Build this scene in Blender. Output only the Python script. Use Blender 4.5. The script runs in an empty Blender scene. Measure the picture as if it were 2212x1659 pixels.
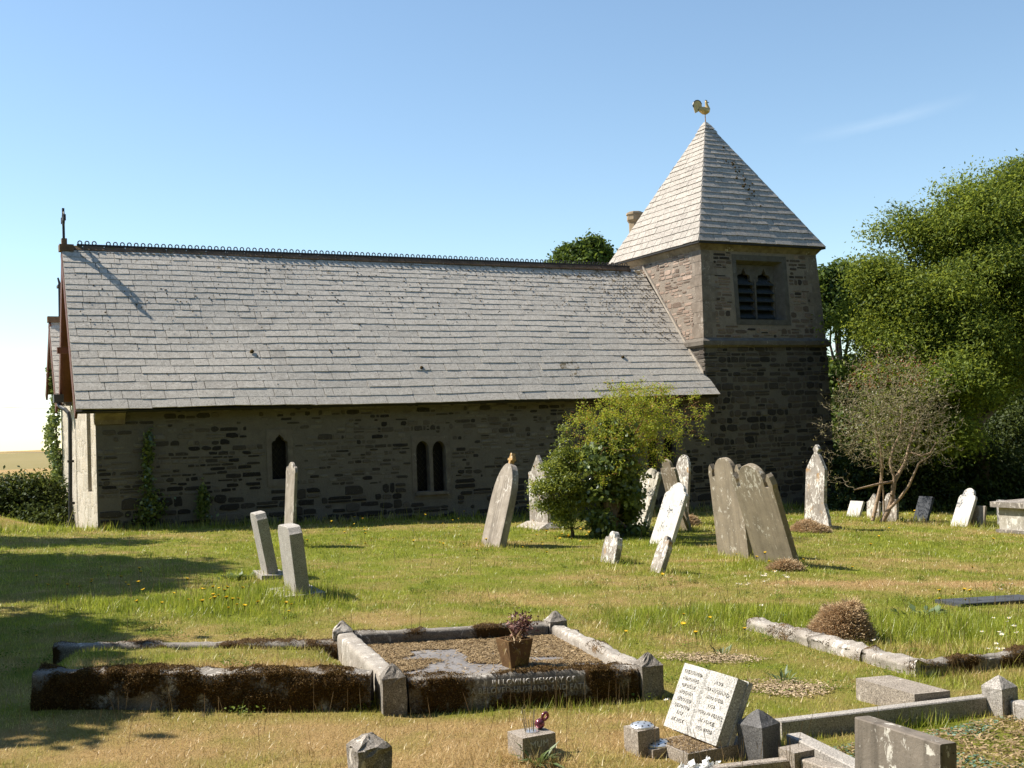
import bpy, math, random
import numpy as np
from mathutils import Vector, Matrix
from mathutils.geometry import tessellate_polygon
random.seed(7); RNG = np.random.default_rng(7)
SC = bpy.context.scene; COL = SC.collection
PI = math.pi
# ------------------------------------------------------------------ camera geometry
# (photograph measured on a 2212 x 1659 grid: focal length, pitch and roll recovered from the church's vanishing lines)
FPX, PITCH, ROLL, EYE = 2444.5, 0.0400, 0.0381, 1.65
_fw = np.array([0, math.cos(PITCH), math.sin(PITCH)]); _up = np.array([0, -math.sin(PITCH), math.cos(PITCH)]); _rt = np.array([1., 0, 0])
CR = math.cos(ROLL)*_rt - math.sin(ROLL)*_up; CU = math.sin(ROLL)*_rt + math.cos(ROLL)*_up
CP = np.array([0, 0, EYE])
def ray(px, py): return _fw + (px-1106)/FPX*CR - (py-829.5)/FPX*CU
def proj(P):
    d = np.asarray(P, float)-CP; z = d @ _fw
    return np.array([1106+FPX*(d @ CR)/z, 829.5-FPX*(d @ CU)/z])
def pd(px, py, Y):
    v = ray(px, py); return CP + v*(Y/v[1])
# ------------------------------------------------------------------ noise and ground shape
def _h(i, j, s): 
    v = np.sin(i*127.1+j*311.7+s*74.7)*43758.5453
    return v-np.floor(v)
def vn(x, y, s=0):
    x = np.asarray(x, float); y = np.asarray(y, float)
    xi = np.floor(x); yi = np.floor(y); fx = x-xi; fy = y-yi
    fx = fx*fx*(3-2*fx); fy = fy*fy*(3-2*fy)
    return (_h(xi, yi, s)*(1-fx)+_h(xi+1, yi, s)*fx)*(1-fy)+(_h(xi, yi+1, s)*(1-fx)+_h(xi+1, yi+1, s)*fx)*fy
def fbm(x, y, s=0, o=4):
    a = .5; t = 0; n = 0
    for k in range(o):
        t = t+a*vn(np.asarray(x)*2**k, np.asarray(y)*2**k, s+k*3.1); n += a; a *= .5
    return t/n
def zplane(x, y):
    return -.042*np.clip(x, -9, 30)-.0125*(np.clip(y, -10, 45)-6)-.075*np.clip(np.asarray(y)-20, 0, 14)*np.clip((-5.8-np.asarray(x))/2.5, 0, 1)
def at0(px, py, dz=0.):
    v = ray(px, py); t = 10.
    for _ in range(30):
        P = CP+v*t; t += ((zplane(P[0], P[1])+dz)-P[2])/(v[2]+.0002)*.9
    return CP+v*t
# soil held up behind the kerb of the left grave
K1a, K1b, K1c, K1d = at0(70, 1531), at0(801, 1533), at0(732, 1424), at0(128, 1430)
def inquad(x, y, q, soft=.12):
    m = 1.
    c = sum(p[:2] for p in q)/4
    for k in range(4):
        a = q[k][:2]; b = q[(k+1) % 4][:2]; e = b-a; n = np.array([-e[1], e[0]]); n = n/np.linalg.norm(n)
        if (c-a) @ n < 0: n = -n
        m = np.minimum(m, np.clip(((x-a[0])*n[0]+(y-a[1])*n[1])/soft, 0, 1))
    return m
BANK = pd(-45, 1135, 22.5)
def zg(x, y):
    x = np.asarray(x, float); y = np.asarray(y, float)
    z = zplane(x, y)+.07*(fbm(x*.45, y*.45, 2, 3)-.5)+.03*(fbm(x*2.2, y*2.2, 9, 2)-.5)
    z = z+.13*inquad(x, y, (K1a, K1b, K1c, K1d), .15)
    z = z+.36*np.exp(-(((x-BANK[0])/1.0)**2+((y-BANK[1])/1.3)**2))
    return z
def at(px, py, dz=0.):
    v = ray(px, py); t = 10.
    for _ in range(40):
        P = CP+v*t; t += ((float(zg(P[0], P[1]))+dz)-P[2])/v[2]*.7 if v[2] < -.01 else 0
    return CP+v*t
# ------------------------------------------------------------------ mesh helpers
def tag(o, label, cat, group=None, kind=None):
    if label: o['label'] = label
    if cat: o['category'] = cat
    if group: o['group'] = group
    if kind: o['kind'] = kind
    return o
def empty(name, loc, rz=0.):
    o = bpy.data.objects.new(name, None); COL.objects.link(o); o.location = loc; o.rotation_euler = (0, 0, rz); o.empty_display_size = .1
    return o
class MB:
    def __init__(s): s.v = []; s.f = []; s.m = []; s.t = []; s.n = 0
    def add(s, V, F, mi=0, tint=.5):
        V = [tuple(p) for p in V]; s.v += V
        s.f += [tuple(i+s.n for i in f) for f in F]; s.m += [mi]*len(F)
        s.t += list(tint) if hasattr(tint, '__len__') else [tint]*len(V); s.n += len(V)
    def box(s, a, b, mi=0, tint=.5, M=None, top=1.):
        (x0, y0, z0), (x1, y1, z1) = a, b
        V = [(x0, y0, z0), (x1, y0, z0), (x1, y1, z0), (x0, y1, z0), (x0, y0, z1), (x1, y0, z1), (x1, y1, z1), (x0, y1, z1)]
        if M is not None: V = [M @ Vector(p) for p in V]
        s.add(V, [(3, 2, 1, 0), (4, 5, 6, 7), (0, 1, 5, 4), (1, 2, 6, 5), (2, 3, 7, 6), (3, 0, 4, 7)], mi, tint)
    def tube(s, pts, rad, n=6, mi=0, tint=.5, cap=True):
        pts = [Vector(p) for p in pts]; rad = [float(r_) for r_ in rad] if hasattr(rad, '__len__') else [float(rad)]*len(pts)
        V = []; ref = None
        for k, p in enumerate(pts):
            d = (pts[min(k+1, len(pts)-1)]-pts[max(k-1, 0)]).normalized()
            if ref is None: ref = Vector((0, 0, 1)) if abs(d.z) < .9 else Vector((1, 0, 0))
            a = d.cross(ref).normalized(); b = a.cross(d).normalized(); ref = b
            for i in range(n):
                w = 2*PI*i/n; V.append(p+float(rad[k])*(math.cos(w)*a+math.sin(w)*b))
        F = []
        for k in range(len(pts)-1):
            for i in range(n): F.append((k*n+i, k*n+(i+1) % n, (k+1)*n+(i+1) % n, (k+1)*n+i))
        if cap: F.append(tuple(range(n))); F.append(tuple((len(pts)-1)*n+i for i in reversed(range(n))))
        s.add(V, F, mi, tint)
    def build(s, name, mats, parent=None, smooth=False):
        me = bpy.data.meshes.new(name); me.from_pydata(s.v, [], s.f)
        mats = mats if isinstance(mats, (list, tuple)) else [mats]
        for m in mats: me.materials.append(m)
        if len(mats) > 1: me.polygons.foreach_set('material_index', s.m)
        a = me.attributes.new('tint', 'FLOAT', 'POINT'); a.data.foreach_set('value', np.array(s.t, np.float32))
        if smooth: me.polygons.foreach_set('use_smooth', [True]*len(me.polygons))
        me.validate(); me.update()
        o = bpy.data.objects.new(name, me); COL.objects.link(o)
        if parent: o.parent = parent
        return o
def fastmesh(name, V, F, mat, tint=None, parent=None, attrs=None, smooth=False):
    """V (n,3) and F (m,k) numpy arrays"""
    me = bpy.data.meshes.new(name); V = np.ascontiguousarray(V, np.float32); F = np.ascontiguousarray(F, np.int32)
    me.vertices.add(len(V)); me.vertices.foreach_set('co', V.ravel())
    k = F.shape[1]; me.loops.add(F.size); me.loops.foreach_set('vertex_index', F.ravel())
    me.polygons.add(len(F)); me.polygons.foreach_set('loop_start', np.arange(0, F.size, k, dtype=np.int32))
    me.polygons.foreach_set('loop_total', np.full(len(F), k, np.int32))
    if smooth: me.polygons.foreach_set('use_smooth', np.ones(len(F), bool))
    at_ = dict(attrs or {})
    if tint is not None: at_['tint'] = tint
    for n, a in at_.items():
        q = me.attributes.new(n, 'FLOAT', 'POINT'); q.data.foreach_set('value', np.ascontiguousarray(a, np.float32))
    me.materials.append(mat); me.update(calc_edges=True)
    o = bpy.data.objects.new(name, me); COL.objects.link(o)
    if parent: o.parent = parent
    return o
def leafarr(C, size, up=.4, asp=.5, out=None):
    """one rhombic leaf per centre"""
    n = len(C); N = RNG.normal(size=(n, 3)); N /= np.linalg.norm(N, axis=1)[:, None]
    N[:, 2] += up*1.5
    if out is not None: N += out
    N /= np.linalg.norm(N, axis=1)[:, None]
    A = np.cross(N, RNG.normal(size=(n, 3))); A /= np.linalg.norm(A, axis=1)[:, None]
    B = np.cross(N, A); L = size*RNG.uniform(.65, 1.35, (n, 1))
    V = np.stack([C-A*L*.5, C+B*L*asp*.5+A*L*.06, C+A*L*.5-N*L*.12, C-B*L*asp*.5+A*L*.06], 1).reshape(-1, 3)
    F = np.arange(4*n).reshape(-1, 4)
    return V, F
# ------------------------------------------------------------------ materials
def newmat(name):
    m = bpy.data.materials.new(name); m.use_nodes = True; nt = m.node_tree; nt.nodes.clear()
    out = nt.nodes.new('ShaderNodeOutputMaterial'); return m, nt, out
class NT:
    def __init__(s, nt): s.nt = nt
    def n(s, t, **k):
        q = s.nt.nodes.new(t)
        for a, b in k.items():
            if a.startswith('i_'): q.inputs[a[2:].replace('_', ' ')].default_value = b
            else: setattr(q, a, b)
        return q
    def l(s, a, b): s.nt.links.new(a, b)
    def math(s, op, a, b=0., c=None):
        q = s.n('ShaderNodeMath', operation=op)
        for i, x in enumerate((a, b) if c is None else (a, b, c)):
            if isinstance(x, (int, float)): q.inputs[i].default_value = x
            else: s.l(x, q.inputs[i])
        return q.outputs[0]
    def mix(s, f, a, b):
        q = s.n('ShaderNodeMix', data_type='RGBA')
        for i, x in ((0, f), (6, a), (7, b)):
            if isinstance(x, (int, float)): q.inputs[i].default_value = x
            elif isinstance(x, tuple): q.inputs[i].default_value = (*x, 1)
            else: s.l(x, q.inputs[i])
        return q.outputs[2]
    def ramp(s, x, lo, hi):
        q = s.n('ShaderNodeMapRange'); q.clamp = True; s.l(x, q.inputs[0]); q.inputs[1].default_value = lo; q.inputs[2].default_value = hi
        return q.outputs[0]
    def noise(s, vec, sc, det=4, rough=.6, dist=0.):
        q = s.n('ShaderNodeTexNoise'); s.l(vec, q.inputs['Vector']); q.inputs['Scale'].default_value = sc; q.inputs['Detail'].default_value = det
        q.inputs['Roughness'].default_value = rough; q.inputs['Distortion'].default_value = dist; return q.outputs[0]
    def mapv(s, vec, sc=(1, 1, 1)):
        q = s.n('ShaderNodeMapping'); s.l(vec, q.inputs[0]); q.inputs['Scale'].default_value = sc; return q.outputs[0]
    def attr(s, n): return s.n('ShaderNodeAttribute', attribute_name=n).outputs['Fac']
    def bump(s, h, st=.5, d=.01):
        q = s.n('ShaderNodeBump'); q.inputs['Strength'].default_value = st; q.inputs['Distance'].default_value = d; s.l(h, q.inputs['Height']); return q.outputs[0]
def finish(N, out, col, rough=.9, bump=None, spec=.2):
    b = N.n('ShaderNodeBsdfPrincipled'); b.inputs['Roughness'].default_value = rough; b.inputs['Specular IOR Level'].default_value = spec
    if isinstance(col, tuple): b.inputs['Base Color'].default_value = (*col, 1)
    else: N.l(col, b.inputs['Base Color'])
    if bump is not None: N.l(bump, b.inputs['Normal'])
    N.l(b.outputs[0], out.inputs[0]); return b
def stone(name, base, dark, lichen=(.6, .58, .54), lich=.55, streak=0., gran=0., moss=0., scale=1., mosscol=(.10, .07, .02), orange=0., rough=.92):
    """weathered headstone: mottling, lichen spots, rain streaks, granite grain, moss"""
    m, nt, out = newmat(name); N = NT(nt)
    tc = N.n('ShaderNodeTexCoord').outputs['Object']; oi = N.n('ShaderNodeObjectInfo').outputs['Random']
    va = N.n('ShaderNodeVectorMath', operation='ADD'); N.l(tc, va.inputs[0]); cb = N.n('ShaderNodeCombineXYZ'); N.l(N.math('MULTIPLY', oi, 37.), cb.inputs[0]); N.l(cb.outputs[0], va.inputs[1])
    p = va.outputs[0]
    col = N.mix(N.ramp(N.noise(p, 5*scale, 6, .65), .3, .72), dark, base)
    if streak:
        st = N.noise(N.mapv(p, (14*scale, 14*scale, 1.1*scale)), 1., 5, .6)
        col = N.mix(N.math('MULTIPLY', N.ramp(st, .48, .72), streak), col, tuple(x*.35 for x in dark))
    if gran:
        g = N.noise(p, 150, 2, .7); col = N.mix(N.math('MULTIPLY', N.ramp(g, .5, .62), gran), col, tuple(x*.35 for x in dark))
        g2 = N.noise(p, 110, 2, .7); col = N.mix(N.math('MULTIPLY', N.ramp(g2, .55, .66), gran*.7), col, tuple(min(1, x*1.7) for x in base))
    if lich:
        l1 = N.noise(N.mapv(p, (1, 1, .6)), 22*scale, 5, .7, .6); l2 = N.noise(p, 3.2*scale, 3, .5)
        mk = N.ramp(N.math('ADD', l1, N.math('MULTIPLY', N.math('SUBTRACT', l2, .5), .55)), .74-.3*lich, .80-.3*lich)
        col = N.mix(N.math('MULTIPLY', mk, .85), col, lichen)
        l3 = N.noise(p, 46*scale, 3, .6); col = N.mix(N.math('MULTIPLY', N.ramp(l3, .66, .72), .7), col, tuple(x*.25 for x in dark))
    if orange:
        l4 = N.noise(p, 7, 4, .6); col = N.mix(N.math('MULTIPLY', N.ramp(l4, .62-.2*orange, .74-.2*orange), .8), col, (.42, .22, .05))
    hgt = N.noise(p, 60*scale, 6, .7)
    if moss:
        mn = N.math('ADD', N.math('ADD', N.noise(p, 8, 5, .65), N.math('MULTIPLY', N.math('SUBTRACT', N.noise(p, 55, 4, .75), .5), .5)), N.math('MULTIPLY', N.attr('moss'), moss))
        mk = N.ramp(mn, .72, .84); mc = N.mix(N.noise(p, 90, 3, .7), tuple(x*.45 for x in mosscol), tuple(x*1.7 for x in mosscol))
        col = N.mix(mk, col, mc); hgt = N.math('ADD', hgt, N.math('MULTIPLY', N.math('MULTIPLY', mk, N.noise(p, 70, 4, .7)), 2.2))
    finish(N, out, col, rough, N.bump(hgt, .6, .006)); return m
def rubble(name, mortar, stones, sx, sz, cover=.5, mort=.09, rand=.9, big=False, tone=1., brick=None):
    """rubble masonry: blocky stones of mixed size, many half lost under pale mortar; or rough coursed blocks"""
    m, nt, out = newmat(name); N = NT(nt)
    tc = N.n('ShaderNodeTexCoord').outputs['Object']; sp = N.n('ShaderNodeSeparateXYZ'); N.l(tc, sp.inputs[0])
    xx = N.math('ADD', sp.outputs[0], sp.outputs[1]); cb = N.n('ShaderNodeCombineXYZ'); N.l(xx, cb.inputs[0]); N.l(sp.outputs[2], cb.inputs[1]); B = cb.outputs[0]
    def warp(src, sc, det, amt):
        nz = N.n('ShaderNodeTexNoise'); N.l(B, nz.inputs['Vector']); nz.inputs['Scale'].default_value = sc; nz.inputs['Detail'].default_value = det
        c = N.n('ShaderNodeVectorMath', operation='SUBTRACT'); N.l(nz.outputs['Color'], c.inputs[0]); c.inputs[1].default_value = (.5, .5, .5)
        ad = N.n('ShaderNodeVectorMath', operation='MULTIPLY_ADD'); N.l(c.outputs[0], ad.inputs[0]); ad.inputs[1].default_value = amt; N.l(src, ad.inputs[2]); return ad.outputs[0]
    P = warp(warp(B, 1.7, 2, (.22, .10, 0)), 12, 4, (.045, .022, 0))
    fine = N.noise(B, 38, 5, .75)
    def layer(sx, sz, rnd, mort, off):
        mp = N.n('ShaderNodeMapping'); N.l(P, mp.inputs[0]); mp.inputs['Scale'].default_value = (sx, sz, 0); mp.inputs['Location'].default_value = (off, off*1.7, 0)
        q = []
        for ft in ('F1', 'F2'):
            a = N.n('ShaderNodeTexVoronoi', voronoi_dimensions='2D', feature=ft, distance='MINKOWSKI'); a.inputs['Exponent'].default_value = 3.2; N.l(mp.outputs[0], a.inputs['Vector']); a.inputs['Scale'].default_value = 1; a.inputs['Randomness'].default_value = rnd; q.append(a)
        s2 = N.n('ShaderNodeSeparateColor'); N.l(q[0].outputs['Color'], s2.inputs[0])
        d = N.math('SUBTRACT', q[1].outputs['Distance'], q[0].outputs['Distance'])
        edge = N.ramp(N.math('ADD', d, N.math('MULTIPLY', N.math('SUBTRACT', fine, .5), .30)), mort, mort+.16)
        return s2, edge
    patch = N.noise(B, .8, 3, .5)
    if brick:
        br = N.n('ShaderNodeTexBrick'); br.offset = .5; br.squash = .7; br.squash_frequency = 3; N.l(P, br.inputs['Vector'])
        br.inputs['Color1'].default_value = (0, 0, 0, 1); br.inputs['Color2'].default_value = (1, 1, 1, 1); br.inputs['Mortar'].default_value = (.5, .5, .5, 1)
        br.inputs['Scale'].default_value = 1; br.inputs['Brick Width'].default_value = brick[0]; br.inputs['Row Height'].default_value = brick[1]; br.inputs['Mortar Size'].default_value = .013; br.inputs['Mortar Smooth'].default_value = .6
        rv = N.n('ShaderNodeSeparateColor'); N.l(br.outputs['Color'], rv.inputs[0]); r0 = rv.outputs[0]
        mask = N.math('MULTIPLY', N.math('SUBTRACT', 1., br.outputs['Fac']), N.ramp(N.math('ADD', r0, N.math('SUBTRACT', fine, .5)), -.2, .25))
        c1 = N.mix(r0, stones[0], stones[1]); c1 = N.mix(N.ramp(N.noise(P, 4, 2), .55, .7), c1, stones[2])
    else:
        s2, edge = layer(sx, sz, rand, mort, 0.); s3, e3 = layer(sx*2.1, sz*1.7, rand, mort*1.3, 7.3)
        vis = N.ramp(N.math('ADD', s2.outputs[0], N.math('MULTIPLY', N.math('SUBTRACT', patch, .5), 1.3)), cover-.12, cover+.12)
        vis3 = N.ramp(N.math('ADD', s3.outputs[0], N.math('MULTIPLY', N.math('SUBTRACT', patch, .5), -.9)), cover-.02, cover+.16)
        m1 = N.math('MULTIPLY', vis, edge); m3 = N.math('MULTIPLY', N.math('MULTIPLY', vis3, e3), .85); m3 = N.math('MULTIPLY', m3, N.math('SUBTRACT', 1., m1))
        c1 = N.mix(s2.outputs[1], stones[0], stones[1]); c1 = N.mix(N.ramp(s2.outputs[2], .62, .8), c1, stones[2])
        c3 = N.mix(s3.outputs[1], stones[0], stones[2]); c1 = N.mix(N.ramp(m3, .1, .4), c1, c3)
        mask = N.math('ADD', m1, m3)
        if big:
            s4, e4 = layer(1.5, 3.0, .95, .07, 3.1)
            low = N.ramp(N.math('ADD', sp.outputs[2], N.math('MULTIPLY', N.math('SUBTRACT', N.noise(B, 1.6, 2), .5), .9)), .55, .35)
            v4 = N.math('MULTIPLY', N.math('MULTIPLY', e4, N.ramp(s4.outputs[0], .45, .52)), low)
            c1 = N.mix(v4, c1, N.mix(s4.outputs[1], tuple(x*.8 for x in stones[0]), stones[1])); mask = N.math('MAXIMUM', mask, v4)
    mo = N.mix(N.noise(B, 5, 6, .75), tuple(x*.5 for x in mortar), tuple(min(1, x*1.4) for x in mortar))
    col = N.mix(mask, mo, c1)
    mu = N.n('ShaderNodeMix', data_type='RGBA', blend_type='MULTIPLY'); mu.inputs[0].default_value = .8; N.l(col, mu.inputs[6])
    N.l(N.mix(fine, (.42*tone, .40*tone, .39*tone), (1.5*tone, 1.47*tone, 1.42*tone)), mu.inputs[7])
    wl = N.math('MULTIPLY', N.ramp(N.noise(B, 14, 5, .72), .60, .68), .5)
    col = N.mix(wl, mu.outputs[2], tuple(min(1, x*1.55) for x in mortar))
    h = N.math('ADD', N.math('MULTIPLY', mask, .6), N.math('MULTIPLY', fine, .8))
    finish(N, out, col, .95, N.bump(h, .8, .025)); return m
def masonmat(name, cols, spk=.5):
    """individual stones: colour picked per stone, with grain, stains and lichen specks"""
    m, nt, out = newmat(name); N = NT(nt); p = N.n('ShaderNodeTexCoord').outputs['Object']
    r = N.n('ShaderNodeValToRGB'); r.color_ramp.interpolation = 'LINEAR'; e = r.color_ramp.elements
    e[0].position = 0; e[0].color = (*cols[0], 1); e[1].position = 1; e[1].color = (*cols[-1], 1)
    for i in range(1, len(cols)-1): q = e.new(i/(len(cols)-1)); q.color = (*cols[i], 1)
    N.l(N.attr('tint'), r.inputs[0]); f = N.noise(p, 22, 6, .75)
    mu = N.n('ShaderNodeMix', data_type='RGBA', blend_type='MULTIPLY'); mu.inputs[0].default_value = .85; N.l(r.outputs[0], mu.inputs[6]); N.l(N.mix(f, (.35, .34, .33), (1.6, 1.58, 1.55)), mu.inputs[7])
    l = N.noise(p, 40, 5, .75); col = N.mix(N.math('MULTIPLY', N.ramp(l, .60, .68), spk), mu.outputs[2], tuple(min(1, x*1.6+.05) for x in cols[-1]))
    finish(N, out, col, .95, N.bump(N.noise(p, 50, 5, .75), .8, .012)); return m
def mortarmat(name, c, warm=None):
    m, nt, out = newmat(name); N = NT(nt); p = N.n('ShaderNodeTexCoord').outputs['Object']
    f = N.noise(p, 4, 6, .7); g = N.noise(p, 35, 5, .75); col = N.mix(f, tuple(x*.6 for x in c), tuple(x*1.3 for x in c))
    mu = N.n('ShaderNodeMix', data_type='RGBA', blend_type='MULTIPLY'); mu.inputs[0].default_value = .8; N.l(col, mu.inputs[6]); N.l(N.mix(g, (.5, .49, .47), (1.4, 1.38, 1.35)), mu.inputs[7])
    col = N.mix(N.math('MULTIPLY', N.ramp(N.noise(p, 9, 5, .75), .58, .68), .6), mu.outputs[2], tuple(x*.38 for x in c))
    if warm:
        sp = N.n('ShaderNodeSeparateXYZ'); N.l(p, sp.inputs[0]); col = N.mix(N.math('MULTIPLY', N.ramp(N.math('ADD', sp.outputs[2], N.math('MULTIPLY', N.noise(p, 2.2, 4), .6)), warm[0], warm[1]), .7), col, warm[2])
    finish(N, out, col, .95, N.bump(N.math('ADD', f, g), .8, .02)); return m
def plain(name, c, var=.3, sc=12, rough=.8, spec=.25, metal=0., bump=.3):
    m, nt, out = newmat(name); N = NT(nt); p = N.n('ShaderNodeTexCoord').outputs['Object']
    f = N.noise(p, sc, 5, .65); col = N.mix(f, tuple(x*(1-var) for x in c), tuple(min(1, x*(1+var)) for x in c))
    b = finish(N, out, col, rough, N.bump(N.noise(p, sc*4, 4), bump, .004), spec); b.inputs['Metallic'].default_value = metal; return m
def leafmat(name, dark, light, trans=.35, gloss=.06, third=None, rough=.45):
    m, nt, out = newmat(name); N = NT(nt); t = N.attr('tint')
    col = N.mix(N.ramp(t, .05, .95), dark, light)
    if third: col = N.mix(N.ramp(t, .86, .9), col, third)
    d = N.n('ShaderNodeBsdfDiffuse'); N.l(col, d.inputs[0]); tr = N.n('ShaderNodeBsdfTranslucent')
    h = N.n('ShaderNodeHueSaturation'); h.inputs['Value'].default_value = 1.25; h.inputs['Hue'].default_value = .485; N.l(col, h.inputs['Color']); N.l(h.outputs[0], tr.inputs[0])
    g = N.n('ShaderNodeBsdfGlossy'); g.inputs['Roughness'].default_value = rough; g.inputs[0].default_value = (.9, .95, 1, 1)
    m1 = N.n('ShaderNodeMixShader'); m1.inputs[0].default_value = trans; N.l(d.outputs[0], m1.inputs[1]); N.l(tr.outputs[0], m1.inputs[2])
    m2 = N.n('ShaderNodeMixShader'); m2.inputs[0].default_value = gloss; N.l(m1.outputs[0], m2.inputs[1]); N.l(g.outputs[0], m2.inputs[2])
    N.l(m2.outputs[0], out.inputs[0]); return m
def slatemat(name, lo, hi, mossy=.5, lichen=(.55, .54, .51), lk=.5):
    m, nt, out = newmat(name); N = NT(nt); tc = N.n('ShaderNodeTexCoord').outputs['Object']; t = N.attr('tint')
    col = N.mix(t, lo, hi)
    f = N.noise(tc, 14, 6, .72); col = N.mix(N.math('MULTIPLY', N.ramp(f, .42, .7), lk), col, lichen)
    f2 = N.noise(tc, 38, 5, .75, .5); col = N.mix(N.math('MULTIPLY', N.ramp(f2, .54, .61), .72), col, tuple(x*.35 for x in lo))
    f4 = N.noise(tc, 1.0, 4, .55); col = N.mix(N.math('MULTIPLY', N.ramp(f4, .6, .72), .35), col, tuple(x*.55 for x in lo))
    f3 = N.noise(tc, 6, 5, .7); f5 = N.noise(tc, 40, 3, .6)
    mk = N.ramp(N.math('ADD', N.math('ADD', f3, N.math('MULTIPLY', f5, .25)), N.math('MULTIPLY', N.attr('moss'), mossy)), .86, .95)
    col = N.mix(N.math('MULTIPLY', mk, .85), col, N.mix(f5, (.05, .035, .012), (.20, .13, .04)))
    finish(N, out, col, .88, N.bump(N.math('ADD', N.noise(tc, 35, 6, .75), mk), .55, .008), .25); return m
M = {}
M['nave'] = mortarmat('lime_mortar', (.165, .150, .128), (2.35, 3.0, (.11, .080, .048)))
M['nave_st'] = masonmat('nave_stones', ((.022, .020, .019), (.044, .039, .034), (.073, .063, .053), (.112, .098, .082), (.155, .14, .12), (.185, .17, .148)))
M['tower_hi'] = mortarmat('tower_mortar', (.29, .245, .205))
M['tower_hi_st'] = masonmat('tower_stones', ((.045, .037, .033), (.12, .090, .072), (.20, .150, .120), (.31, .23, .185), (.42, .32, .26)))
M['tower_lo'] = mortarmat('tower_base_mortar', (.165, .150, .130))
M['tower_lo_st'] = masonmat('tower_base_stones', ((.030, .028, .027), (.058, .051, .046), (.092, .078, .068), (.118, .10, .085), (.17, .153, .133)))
M['gable'] = rubble('gable_ashlar', (.56, .51, .44), ((.38, .34, .28), (.46, .42, .36), (.50, .44, .36)), 2.2, 3.4, .55, .04, .6, tone=1.05)
M['dressed'] = stone('dressed_stone', (.19, .168, .142), (.11, .095, .08), (.34, .31, .27), lich=.3, scale=1.2)
M['dressed_pale'] = stone('quoin_stone', (.46, .41, .35), (.26, .22, .18), (.6, .55, .5), lich=.45, scale=1.2)
M['corn'] = stone('cornice_stone', (.30, .25, .18), (.13, .10, .07), lich=.3, scale=1.)
M['slate'] = slatemat('roof_slate', (.39, .35, .30), (.545, .495, .43), .62, (.70, .65, .575), .75)
M['spire'] = slatemat('spire_slate', (.24, .215, .19), (.42, .38, .335), .5, (.60, .55, .50), .6)
M['under'] = plain('roof_underlay', (.035, .033, .032))
M['ridge'] = stone('ridge_tile', (.24, .15, .095), (.10, .065, .042), (.5, .45, .35), .3, moss=.18, mosscol=(.14, .12, .03))
M['iron'] = plain('black_iron', (.018, .018, .02), .3, 20, .45, .5)
M['crest'] = plain('dark_crest', (.045, .04, .045), .4, 20, .6)
M['glass'] = plain('dark_leaded_glass', (.010, .010, .011), .5, 30, .5, .12)
M['louvre'] = stone('louvre_slate', (.058, .066, .07), (.03, .034, .037), (.3, .3, .28), .25, scale=2)
M['board'] = plain('bargeboard_paint', (.115, .042, .028), .45, 8, .6)
M['soffit'] = plain('soffit_boards', (.22, .10, .045), .35, 8, .7)
M['gold'] = plain('weathered_gilt', (.55, .38, .15), .35, 14, .5, .5, .35)
M['copper'] = plain('copper_neck', (.45, .24, .12), .3, 14, .5, .5, .3)
M['belfry'] = stone('belfry_stone', (.155, .142, .125), (.09, .08, .07), (.24, .23, .21), .25, scale=1.2)
M['chim'] = stone('chimney_stone', (.38, .30, .21), (.22, .16, .10), lich=.3)
M['bark'] = plain('bark', (.15, .115, .085), .5, 9, .95, .1, 0, .9)
M['barkpale'] = plain('pale_bark', (.33, .24, .165), .45, 9, .9, .15, 0, .8)
M['twig'] = plain('twig', (.33, .275, .185), .45, 5, .9, .15)
M['redtwig'] = plain('red_cane', (.24, .11, .06), .4, 5, .8, .2)
M['ash'] = leafmat('ash_leaf', (.052, .088, .013), (.275, .335, .042), .48, .012, rough=.6)
M['oak'] = leafmat('oak_leaf', (.030, .058, .011), (.14, .20, .03), .42, .015, rough=.6)
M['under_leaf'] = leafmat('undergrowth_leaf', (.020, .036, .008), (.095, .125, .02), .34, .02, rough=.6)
M['holly'] = leafmat('privet_leaf', (.075, .115, .018), (.32, .36, .06), .48, .03, rough=.4)
M['ivy'] = leafmat('ivy_leaf', (.045, .080, .018), (.24, .30, .07), .36, .05, rough=.35)
M['rose'] = leafmat('rose_leaf', (.14, .195, .018), (.42, .46, .042), .5, .02, (.44, .27, .05), rough=.6)
M['dryleaf'] = leafmat('dry_leaf', (.13, .115, .045), (.30, .27, .12), .25, .03, (.30, .09, .035))
M['straw'] = leafmat('dry_clippings', (.14, .095, .045), (.46, .34, .19), .2, .02)
M['hay'] = leafmat('grass_heap', (.30, .21, .11), (.66, .50, .31), .2, .01)
M['fuzz'] = leafmat('moss_fuzz', (.050, .031, .011), (.25, .155, .052), .12, .01)
M['glass_chips'] = leafmat('green_glass_chips', (.05, .11, .07), (.16, .26, .18), .1, .04)
M['clover'] = leafmat('clover_leaf', (.075, .11, .014), (.20, .26, .035), .35, .01, rough=.6)
# headstones
M['granite'] = stone('grey_granite', (.44, .41, .375), (.29, .265, .24), (.62, .59, .55), .25, gran=.8)
M['granite_pink'] = stone('warm_granite', (.38, .33, .28), (.24, .205, .17), (.58, .53, .47), .3, gran=.85)
M['granite_shaded'] = stone('shaded_granite', (.17, .165, .165), (.09, .088, .09), (.3, .3, .3), .1, gran=.6)  # grey granite darkened to paint in the book headstone's shadow on one post
M['rough_gran'] = stone('lichened_granite', (.33, .295, .26), (.13, .115, .10), (.60, .55, .49), .5, gran=.7, moss=.16)
M['kerbm'] = stone('mossy_kerb', (.30, .27, .235), (.13, .115, .10), (.55, .51, .46), .5, gran=.5, moss=.46, mosscol=(.055, .030, .010))
M['kerbl'] = stone('lichened_kerb', (.47, .43, .38), (.22, .19, .16), (.68, .63, .58), .55, gran=.4, moss=.26, mosscol=(.18, .11, .05))
M['slab_in'] = stone('grave_slab', (.26, .245, .24), (.15, .14, .14), (.4, .4, .4), .2)
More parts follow.
